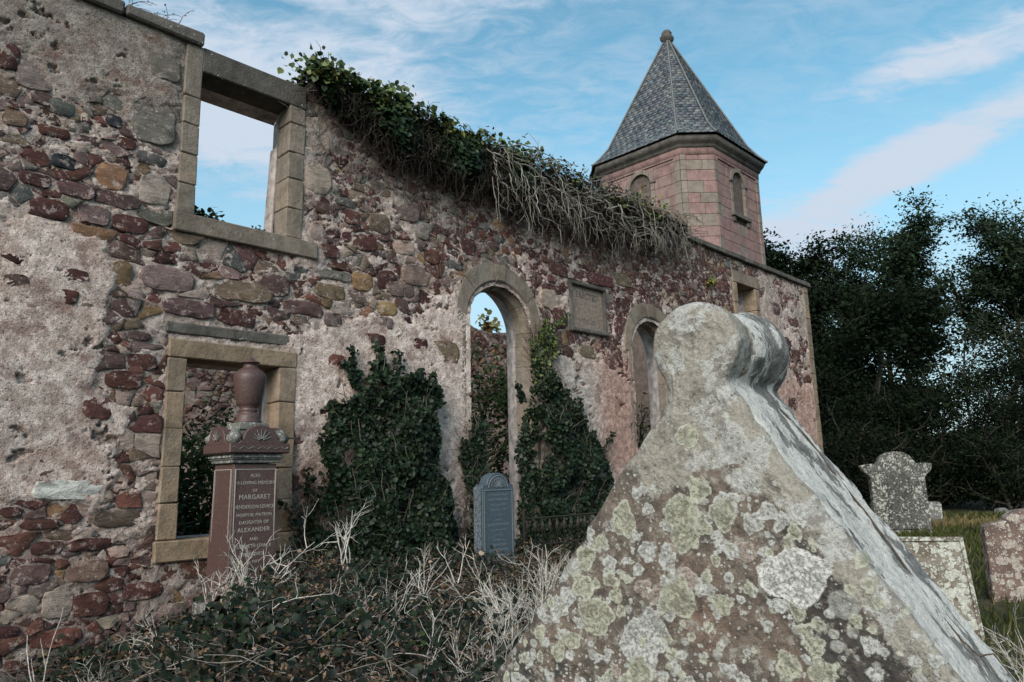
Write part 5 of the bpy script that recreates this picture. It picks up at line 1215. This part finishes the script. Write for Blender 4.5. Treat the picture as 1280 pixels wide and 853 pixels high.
wall_ivy('wall_ivy', 'dark ivy bush climbing the wall between the lower window and the tall arch', [(4.15, .3), (4.1, 1.0), (4.25, 1.6), (4.12, 2.0), (4.3, 2.2), (4.42, 2.45), (4.6, 2.55), (4.75, 2.8), (4.95, 2.85), (5.1, 2.75), (5.35, 2.85), (5.6, 2.75), (5.85, 2.68), (5.9, 2.5), (5.62, 2.4), (5.72, 2.0), (5.8, 1.6), (5.95, 1.3), (6.1, .9), (6.2, .3)],
         19000, .45, [(4.65, 2.6, .50), (4.7, 2.6, .4), (5.12, 2.7, .55), (5.17, 2.7, .45), (5.0, 2.75, .25), (5.5, 2.7, .25), (5.8, 2.6, .3), (5.7, 2.3, .35), (4.3, 2.1, .35), (4.35, 2.2, .25), (5.75, 1.4, .3), (4.85, 2.7, .25)], 51, GREEN)
wall_ivy('wall_ivy', 'dark ivy bush right of the tall arch with one pale shoot climbing toward the panel', [(7.1, .3), (7.25, 1.0), (7.2, 1.8), (7.35, 2.4), (7.5, 2.8), (7.7, 2.95), (7.85, 3.1), (8.0, 2.95), (8.3, 2.75), (8.6, 2.45), (8.75, 2.2), (9.0, 2.05), (9.25, 1.75), (9.5, 1.4), (9.5, .3)],
         18000, .45, [(7.75, 2.9, .5), (8.1, 2.85, .35), (8.35, 2.6, .4), (8.6, 2.3, .35), (8.7, 2.3, .45), (8.95, 2.0, .3), (9.2, 1.6, .75), (9.0, 1.9, .35), (7.45, 2.6, .3), (8.5, 2.4, .4)], 52, GREEN)
wall_ivy('climbing_ivy', 'yellow-green ivy spray climbing the right side of the tall arch', [(7.75, 2.9), (7.7, 3.3), (7.6, 3.55), (7.85, 3.68), (8.2, 3.55), (8.3, 3.45), (8.1, 3.25), (8.2, 3.1), (8.0, 2.9)], 520, .12, [(7.95, 3.5, .8), (7.9, 3.6, .35), (8.15, 3.5, .2), (7.8, 3.0, .5)], 53, np.vstack([LIVE, LIVE[1:2], GREEN[:1]*2]))
wall_ivy('arch_foot_ivy', 'small ivy growing up the left jamb of the tall arch', [(6.2, .3), (6.35, 1.0), (6.3, 1.7), (6.45, 2.1), (6.7, 2.15), (6.75, 1.6), (6.62, 1.0), (6.7, .3)], 1300, .16, [(6.5, 2.0, .3), (6.35, 1.7, .35), (6.6, 2.0, .35)], 54, GREEN)
wall_ivy('window_ivy', 'thin straggling ivy on the wall right of the lower window', [(4.0, .4), (4.0, 1.2), (4.1, 1.3), (4.25, .9), (4.3, .4)], 700, .14, [(4.0, 1.0, .9), (3.96, .8, .6), (4.12, 1.2, .5)], 55, np.vstack([GREEN, BROWN[:2]]))

# bramble and ivy bank in front of the wall
def ground_cover():
    rng = np.random.default_rng(61); mb = MB()
    x = rng.uniform(-4.6, 1.7, 150000); y = rng.uniform(2.2, 9.8, 150000); s = x*dv[0]+y*dv[1]; q = -(x*nv[0]+y*nv[1])
    k = (q < 7.25) & (s > 1.35-.8*(fbm(x*1.5, y*1.5, 3, 2))) & (s < 10) & (q > .9) & ~((np.abs(s-3.09) < .25) & (np.abs(q-6.66) < .25)) & ~((np.abs(s-5.97) < .26) & (np.abs(q-6.28) < .1))
    k &= rng.random(len(x)) < .75
    x, y = x[k], y[k]; n = len(x); z = gz(x, y)+rng.uniform(0, 1, n)**1.6*.20*(1+1.6*(fbm(x*2.5, y*2.5, 9, 3)+.25))-.02
    P = np.stack([x, y, z], 1); nn = np.tile(up+nv*.35+np.array([0, -.3, 0]), (n, 1))
    dead = rng.random(n) < np.clip(.52+1.6*fbm(x*1.4+5, y*1.4, 19, 3)+.3*sst(x, -1.2, 0), .1, .92)
    leaves(mb, P[~dead], nn[~dead], .041, rng, np.vstack([GREEN*.7, GREEN*.5, GREEN*.4, LIVE[4:]*.7, LIVE[2:3]*.5]), 0, .8); leaves(mb, P[dead], nn[dead], .030, rng, np.vstack([BROWN, BROWN[:1]*.6, BROWN[3:]]), 1, 1.0)
    j = rng.choice(n, 260); leaves(mb, P[j]+[0, 0, .03], nn[j], .05, rng, np.array([(.16, .12, .04), (.20, .13, .08), (.28, .20, .15), (.04, .06, .02)]), 0, .8)
    o = link('bramble_ground_cover', mb.mesh('bramble_ground_cover'), M['ivy'], kind='stuff'); tag(o, 'low dark ivy and brambles with dead leaves covering the bank before the wall', 'undergrowth')
    mb = MB()
    for _ in range(2900):
        x, y = rng.uniform(-4.3, 1.3), rng.uniform(2.6, 8.6); s = x*dv[0]+y*dv[1]; q = -(x*nv[0]+y*nv[1])
        if q > 7.2 or q < 1.5: continue
        a = rng.uniform(0, 2*pi); z = float(gz(x, y)); d = np.array([cos(a), sin(a), rng.uniform(-.1, .5)]); L = rng.uniform(.12, .38); P = [np.array([x, y, z+rng.uniform(.03, .16)])]
        for j in range(5): d = d+rng.normal(0, .16, 3); P.append(P[-1]+d*L/5)
        b = rng.random()*(.55 if x < -1.6 else 1); tube(mb, P, rng.uniform(.0025, .0055), .0015, 3, np.array((.26, .22, .185))*(.2+1.3*b*b))
    o = link('fallen_twig_litter', mb.mesh('fallen_twig_litter'), M['twig'], kind='stuff'); tag(o, 'tangle of thin dead twigs lying over the brambles', 'twigs')
ground_cover()

def dead_shrub(label, P0, L, n, spread, seed, lean=(0, 0), r=.0065, flat=.0, wig=.55, kids=(2, 4)):
    rng = np.random.default_rng(seed); t = thing('bare_shrub', label, 'dead shrub', P0)
    for k in range(n):
        mb = MB(); a = rng.uniform(0, 2*pi); sp_ = spread*rng.uniform(.3, 1)
        d = np.array([cos(a)*sp_+lean[0], sin(a)*sp_*.8+lean[1], max(.12, 1-flat)*rng.uniform(.7, 1.1)])
        branchy(mb, np.array([cos(a), sin(a), 0])*.05*rng.random()+np.array([0, 0, -.06]), d, L*rng.uniform(.6, 1.1), r, rng, np.array((.50, .455, .40)), 0, wig, 5, 9, -.1 if flat else .1, kids, 2)
        link('bare_stem', mb.mesh('bare_stem', True), M['twig'], t)
dead_shrub('bare bleached shrub standing before the granite monument', (-1.97, 5.6, .70), .60, 9, .45, 1, (.12, 0))
dead_shrub('small pale branching shrub at the left foot of the granite monument', (-2.17, 5.4, .62), .42, 10, .75, 2)
dead_shrub('tall thin bare shrub before the dark ivy left of the arch', (-1.44, 6.2, .84), .56, 4, .22, 3, (0, 0), .0075)
dead_shrub('wide spread of bleached stems at the bottom edge under the monument', (-1.25, 4.3, .50), .62, 12, 1.1, 4, (.35, 0), .0055, .45)
dead_shrub('bleached stems arching low in the middle of the brambles', (-.95, 4.7, .58), .55, 9, 1.1, 5, (-.2, 0), .005, .5)
dead_shrub('low pale twigs lying over the brambles left of the middle', (-1.84, 4.5, .42), .42, 9, 1.0, 6, (-.3, 0), .0045, .4)
dead_shrub('thin upright twigs at the foot of the rubble wall in the left corner', (-2.55, 4.7, .24), .34, 6, .55, 7, (0, 0), .0045)
dead_shrub('two crossed bare canes in the bottom left corner', (-3.12, 5.0, .25), .42, 3, .45, 8, (0, 0), .0055, 0, .25, (0, 2))
dead_shrub('few short dead canes between the left corner and the monument', (-2.15, 4.55, .32), .34, 6, .7, 9, (.2, 0), .0045)
dead_shrub('dense clump of white twigs against the left flank of the tomb', (.02, 4.5, .56), .50, 16, .75, 10, (-.05, .1), .0048, 0, .5, (3, 5))
dead_shrub('white twiggy shrub at the bottom beside the left edge of the tomb', (-.12, 3.85, .48), .44, 16, .8, 11, (-.2, 0), .0042, 0, .5, (3, 5))
dead_shrub('upright white twigs between the slate headstone and the tomb', (.20, 5.5, .66), .46, 12, .6, 12, (0, 0), .0052, 0, .45, (3, 5))
dead_shrub('fine bleached twigs at the foot of the slate headstone', (-.22, 5.3, .60), .42, 12, .9, 13, (0, 0), .0045, .15, .5, (3, 4))
dead_shrub('single forked bare twig rising below the tall arch', (-.51, 6.2, .78), .40, 2, .3, 14, (.1, 0), .006, 0, .4, (1, 2))
dead_shrub('brown bare twigs behind the right slope of the tomb', (2.05, 3.2, .45), .42, 9, .8, 15, (.1, 0), .004, 0, .5)
dead_shrub('dry stalks low in the grass at the right edge', (3.0, 4.4, .30), .42, 9, .8, 16, (0, 0), .004, 0, .5)

for k_, (lb, x, y, z, L, n, sp_, sd) in enumerate((('fan of pale stems spreading along the bottom edge left of the middle', -1.55, 4.0, .40, .5, 9, 1.1, 21), ('pale crossing stems in the brambles below the dark ivy', -1.05, 5.3, .66, .42, 7, 1.0, 22),
        ('low bleached stems at the bottom edge in the middle', -.62, 3.9, .50, .45, 9, 1.0, 23), ('thin white stems among dead leaves between the ivy and the slate stone', -.75, 5.9, .72, .36, 6, .9, 24), ('short white spray near the left foot of the tomb', -.35, 4.6, .56, .40, 10, .9, 25), ('thin canes before the rubble wall under the lower window', -2.45, 5.3, .40, .36, 5, .6, 26))):
    dead_shrub(lb, (x, y, z), L, n, sp_, sd, (0, 0), .0045, .2, .5)

def sprig(name, label, P0, n, R, size, cols, seed, h=.3, shape=0):
    rng = np.random.default_rng(seed); t = thing(name, label, 'plant', P0); mb = MB(); tw = MB(); pts = []
    for k in range(n):
        a = rng.uniform(0, 2*pi); d = np.array([cos(a)*.7, sin(a)*.7, rng.uniform(.5, 1.4)]); d /= np.linalg.norm(d); P = [np.zeros(3)]; L = h*rng.uniform(.5, 1.1)
        for j in range(6): d = d+rng.normal(0, .12, 3)+[0, 0, -.03]; d /= np.linalg.norm(d); P.append(P[-1]+d*L/6); pts += [P[-1]+rng.normal(0, R*.12, 3) for _ in range(3)]
        tube(tw, P, .006, .002, 4, (.10, .085, .05))
    pts = np.array(pts); leaves(mb, pts, np.tile(up+nv*.5, (len(pts), 1)), size, rng, cols, shape, .7)
    link('leaves', mb.mesh('leaves'), M['ivy'], t, kind='stuff'); link('stems', tw.mesh('stems'), M['twig'], t, kind='stuff')
sprig('wall_plant', 'leafy green plant growing on the sill at the left of the upper window', W(2.95, .25, 4.30), 10, .3, .06, LIVE, 71, .30)
sprig('wall_plant', 'little weed on the sill at the right of the upper window', W(3.62, .3, 4.30), 3, .15, .035, LIVE*.6, 72, .28)
sprig('wall_plant', 'yellowish bush on the wall head before the tower\'s left window', W(11.25, .1, 6.33), 22, .5, .06, np.array([(.20, .20, .06), (.14, .17, .05), (.24, .19, .08)]), 73, .62)
sprig('wall_plant', 'tawny tuft on the wall head at the right end of the dead stems', W(12.1, 0, 6.33), 20, .5, .045, np.array([(.22, .16, .07), (.17, .13, .06), (.12, .12, .05)]), 74, .45, 1)
sprig('wall_plant', 'sapling sprouting from the top of the far wall behind the arch', W(14.0, 7.6, 5.65), 9, .5, .14, np.array([(.20, .15, .05), (.10, .11, .04), (.16, .10, .04)]), 75, .75)
sprig('wall_plant', 'small green fern rooted in the rubble beside the little far window', W(13.2, -.03, 5.35), 7, .3, .05, np.array([(.22, .20, .04), (.12, .15, .03)]), 76, .25)
def curly():
    rng = np.random.default_rng(81); t = thing('dry_weed', 'dry curling weeds on the cope at the top left', 'plant'); mb = MB(); lv = MB(); pts = []
    for s0 in np.concatenate([rng.uniform(1.6, 2.35, 26), [2.42, 2.38]]):
        d = up*1.0+dv*rng.normal(.2, .6); P = [W(s0, rng.uniform(-.02, .3), 6.33)]; L = rng.uniform(.12, .30)
        for j in range(10): d = d+dv*rng.normal(.05, .3)+up*rng.normal(-.14, .12); d /= np.linalg.norm(d); P.append(P[-1]+d*L/9)
        tube(mb, P, .0045, .002, 4, (.07, .06, .05)); pts += [P[i]+rng.normal(0, .02, 3) for i in (4, 6, 7, 9)]
    leaves(lv, np.array(pts), np.tile(nv, (len(pts), 1)), .030, rng, BROWN[:3], 1, 1.0); link('stems', mb.mesh('stems'), M['twig'], t, kind='stuff'); link('leaves', lv.mesh('leaves'), M['ivy'], t, kind='stuff')
curly()

# ------------------------------------------------------------------ trees and shrubs
def tree(name, label, loc, H, crown_z, cr, n_leaf, seed, trunk_r=.22, nlimb=7, leaf=.17, cols=None, fork=.35, lean=(0, 0), zsq=.8, cat='tree', group=None, clump=.55, trunks=1):
    rng = np.random.default_rng(seed); cols = GREEN*1.15 if cols is None else cols
    t = thing(name, label, cat, loc, group=group); tw = MB(); tips = []
    for tr in range(trunks):
        b = np.array([rng.normal(0, .5) if tr else 0, rng.normal(0, .4) if tr else 0, -.3]); P = [b]; d = np.array([lean[0]+rng.normal(0, .10)*trunks, lean[1], 1.]); n = 9
        for i in range(n): d = d+np.array([rng.normal(0, .07), rng.normal(0, .07), 0]); d /= np.linalg.norm(d); P.append(P[-1]+d*(H*.93)/n)
        tube(tw, P, trunk_r/math.sqrt(trunks)*1.1, .03, 8, (.075, .062, .05))
        for k in range(nlimb):
            u = fork+(1-fork)*(k+.5)/nlimb*.95; q = np.array([np.interp(u*n, range(n+1), [p[a] for p in P]) for a in range(3)])
            a = k*2.4+rng.uniform(-.5, .5); el = rng.uniform(.25, .95); L = cr*rng.uniform(.65, 1.1)*(1.15-.55*abs(u-.6)); d = np.array([cos(a)*cos(el), sin(a)*cos(el), sin(el)]); Q = [q]
            for j in range(7): d = d+rng.normal(0, .13, 3)+[0, 0, .02]; d /= np.linalg.norm(d); Q.append(Q[-1]+d*L/7)
            tube(tw, Q, trunk_r*.36*(1.2-u*.6), .015, 6, (.07, .058, .048))
            for m in range(5):
                j = rng.integers(2, 8); dd = (Q[j]-Q[j-1]); dd = dd/np.linalg.norm(dd)+rng.normal(0, .65, 3); R_ = [Q[j]]; L2 = L*rng.uniform(.25, .5)
                for w_ in range(4): dd = dd/np.linalg.norm(dd)+rng.normal(0, .2, 3); R_.append(R_[-1]+dd/np.linalg.norm(dd)*L2/4)
                tube(tw, R_, .022, .008, 4, (.06, .05, .042)); tips += R_[1:]
            tips += Q[4:]
        tips += P[-2:]
    tips = np.array(tips); tips = tips[tips[:, 2] > crown_z-.5]
    i = rng.integers(0, len(tips), n_leaf); off = rng.normal(0, 1, (n_leaf, 3)); off *= (clump*rng.uniform(.5, 1.2, len(tips)))[i][:, None]; off[:, 2] *= zsq*.7
    L_ = tips[i]+off; L_ = L_[L_[:, 2] > .1]; mb = MB(); tone = rng.uniform(.65, 1.45, len(tips))[i][:len(L_)]
    leaves(mb, L_, np.tile(up+np.array([0, -.4, 0]), (len(L_), 1)), leaf, rng, cols, 1, .8)
    link('crown', mb.mesh('crown'), M['treeleaf'], t); link('trunk', tw.mesh('trunk', True), M['bark'], t); return t
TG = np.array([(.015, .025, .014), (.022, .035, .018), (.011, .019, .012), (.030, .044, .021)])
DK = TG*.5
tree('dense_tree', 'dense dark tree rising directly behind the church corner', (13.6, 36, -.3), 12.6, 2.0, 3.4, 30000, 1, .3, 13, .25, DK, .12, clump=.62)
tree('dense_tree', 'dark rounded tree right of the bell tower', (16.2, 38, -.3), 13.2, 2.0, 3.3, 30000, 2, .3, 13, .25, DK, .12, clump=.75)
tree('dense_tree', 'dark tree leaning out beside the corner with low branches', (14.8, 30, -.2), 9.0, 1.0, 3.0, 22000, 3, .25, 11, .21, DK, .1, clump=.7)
tree('slender_tree', 'tall slender tree with the highest feathery crown', (18.3, 34, -.2), 13.9, 5.5, 2.6, 20000, 4, .19, 12, .185, TG, .45, lean=(-.02, 0), clump=.40)
tree('slender_tree', 'tall open tree with a forked trunk, second from the church', (20.2, 34.5, -.2), 12.9, 8.6, 2.8, 12000, 5, .2, 11, .185, TG, .55, lean=(.01, 0), clump=.40)
tree('slender_tree', 'slender tree with sky showing through its sparse crown', (21.9, 34, -.2), 13.9, 8.2, 3.1, 11500, 6, .17, 11, .185, TG, .55, clump=.38)
tree('slender_tree', 'thin leaning tree near the right edge with a loose crown', (23.8, 33.5, -.2), 13.6, 7.4, 3.1, 12000, 7, .16, 11, .185, TG, .5, lean=(.05, 0), clump=.38)
tree('slender_tree', 'feathery tree filling the gap between the dark trees and the highest crown', (17.2, 35.5, -.2), 12.6, 5.0, 2.9, 18000, 12, .2, 12, .185, TG, .35, clump=.45)
tree('slender_tree', 'rightmost tall tree, its crown cut by the picture edge', (26.2, 35, -.2), 13.8, 5.5, 3.2, 18000, 8, .2, 12, .185, TG, .4, clump=.55)
tree('slender_tree', 'thin many-stemmed tree low between the tall trunks', (21.0, 32, -.2), 8.8, 4.0, 1.9, 5200, 9, .10, 6, .14, TG, .4, clump=.4, trunks=3)
tree('dark_yew', 'black-looking rounded yew at the right edge', (22.4, 29.5, -.2), 6.6, .4, 2.3, 13000, 10, .2, 10, .14, DK*.9, .08, clump=.6)
tree('dark_yew', 'broad dark evergreen beyond the yew', (25.6, 31, -.2), 7.2, .5, 2.6, 12000, 11, .2, 10, .15, DK*.9, .08, clump=.65)
SG = 'dark shrubs along the edge of the wood'
for k, (x, y, h, r) in enumerate(((11.6, 30, 5.5, 2.2), (14.0, 27.5, 4.2, 2.0), (16.6, 29, 4.4, 2.2), (18.8, 27.8, 3.9, 1.9), (20.6, 28.5, 4.2, 1.9), (12.2, 26, 3.0, 1.7), (17.6, 26, 2.6, 1.6), (23.8, 27.5, 3.6, 1.9), (15.4, 33, 6.6, 2.4), (18.6, 33, 4.6, 1.9), (26.6, 28.5, 4.4, 2.1), (20.2, 25.6, 2.2, 1.5), (22.6, 25.8, 2.4, 1.6))):
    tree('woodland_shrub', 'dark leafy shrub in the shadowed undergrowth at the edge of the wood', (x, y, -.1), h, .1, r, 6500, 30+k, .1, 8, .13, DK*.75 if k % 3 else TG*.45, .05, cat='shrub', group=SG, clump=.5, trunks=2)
def far_wood():
    rng = np.random.default_rng(90); n = 42000; x = rng.uniform(6, 52, n); y = rng.uniform(42, 50, n); top = 4.0+1.6*fbm(x*.25, y*0, 91, 3)*2+6*(1-sst(x, 17, 25))+2*sst(x, 31, 36); z = -.8+(top+.8)*rng.random(n)**.8; mb = MB()
    leaves(mb, np.stack([x, y, z], 1), np.tile(np.array([0, -1, .7]), (n, 1)), .42, rng, DK, 1, .8)
    o = link('far_wood', mb.mesh('far_wood'), M['treeleaf'], kind='stuff'); tag(o, 'distant dark mass of woodland closing the view between the trunks', 'woodland')
far_wood()
# shrubs growing inside the roofless nave
SI = np.array([(.028, .05, .02), (.02, .036, .015), (.045, .07, .028)])
tree('nave_sapling', 'elder sapling inside the nave seen through the tall arch', W(9.6, 3.2, 0), 3.9, .2, 1.15, 6500, 61, .06, 9, .11, SI, .05, cat='tree', clump=.30, trunks=3)
tree('nave_sapling', 'leafy sapling inside the nave to the right behind the tall arch', W(10.7, 3.4, 0), 4.3, .2, 1.0, 5000, 62, .06, 9, .11, SI, .05, cat='tree', clump=.28, trunks=2)
tree('nave_shrub', 'dark shrub inside the nave behind the lower window', W(4.6, 3.0, 0), 3.05, .1, 1.2, 10000, 63, .06, 9, .10, SI*.7, .05, cat='shrub', clump=.36, trunks=3)
tree('nave_shrub', 'low dark shrub inside the nave left of the lower window', W(3.4, 2.4, 0), 2.0, .1, 1.2, 8000, 64, .06, 8, .10, SI*.7, .05, cat='shrub', clump=.36, trunks=3)
tree('nave_shrub', 'dark shrub in the nave behind the second arch', W(15.2, 4.0, 0), 3.0, .1, 1.3, 5000, 65, .06, 8, .11, SI, .05, cat='shrub', clump=.35, trunks=3)

# rough grass of the churchyard on the right
def grass():
    rng = np.random.default_rng(95); n = 85000; r = 3.2+rng.random(n)**.75*24; a = rng.uniform(radians(1), radians(54), n); x = r*np.sin(a); y = r*np.cos(a); k = rng.random(n) < .4+1.4*(fbm(x*1.2, y*1.2, 96, 3)+.25); k &= -(x*nv[0]+y*nv[1]) < 7.25; k &= ~((x < 1.2) & (y < 9)); x, y, r = x[k], y[k], r[k]; n = len(x)
    h = rng.uniform(.035, .10, n)*(.8+.05*r)*(.6+1.2*(fbm(x*.7, y*.7, 97, 3)+.35)); w = .003+.0008*r; t = rng.uniform(0, pi, n); d = np.stack([np.cos(t), np.sin(t), 0*t], 1); z = gz(x, y); P = np.stack([x, y, z-.01], 1); ln = rng.normal(0, .35, (n, 2))*h[:, None]
    V = np.stack([P-d*w[:, None], P+d*w[:, None], P+np.column_stack([ln*.4, h*.6])+d*w[:, None]*.7, P+np.column_stack([ln, h])], 1).reshape(-1, 3); b = np.arange(n)*4; F = np.concatenate([np.stack([b, b+1, b+2], 1), np.stack([b, b+2, b+3], 1)])
    pal = np.array([(.035, .048, .016), (.05, .058, .02), (.09, .075, .035), (.028, .04, .014)]); strip = np.abs(y-19.8) < 1.3; c = pal[rng.integers(0, 4, n)]; c[strip] = c[strip]*.3+np.array([.12, .09, .05])*.9; c = c*rng.uniform(.7, 1.2, (n, 1)); mb = MB(); mb.add(V, F, np.repeat(c, 4, 0))
    o = link('rough_grass', mb.mesh('rough_grass'), M['treeleaf'], kind='stuff'); tag(o, 'short rough grass growing between the headstones', 'grass')
grass()
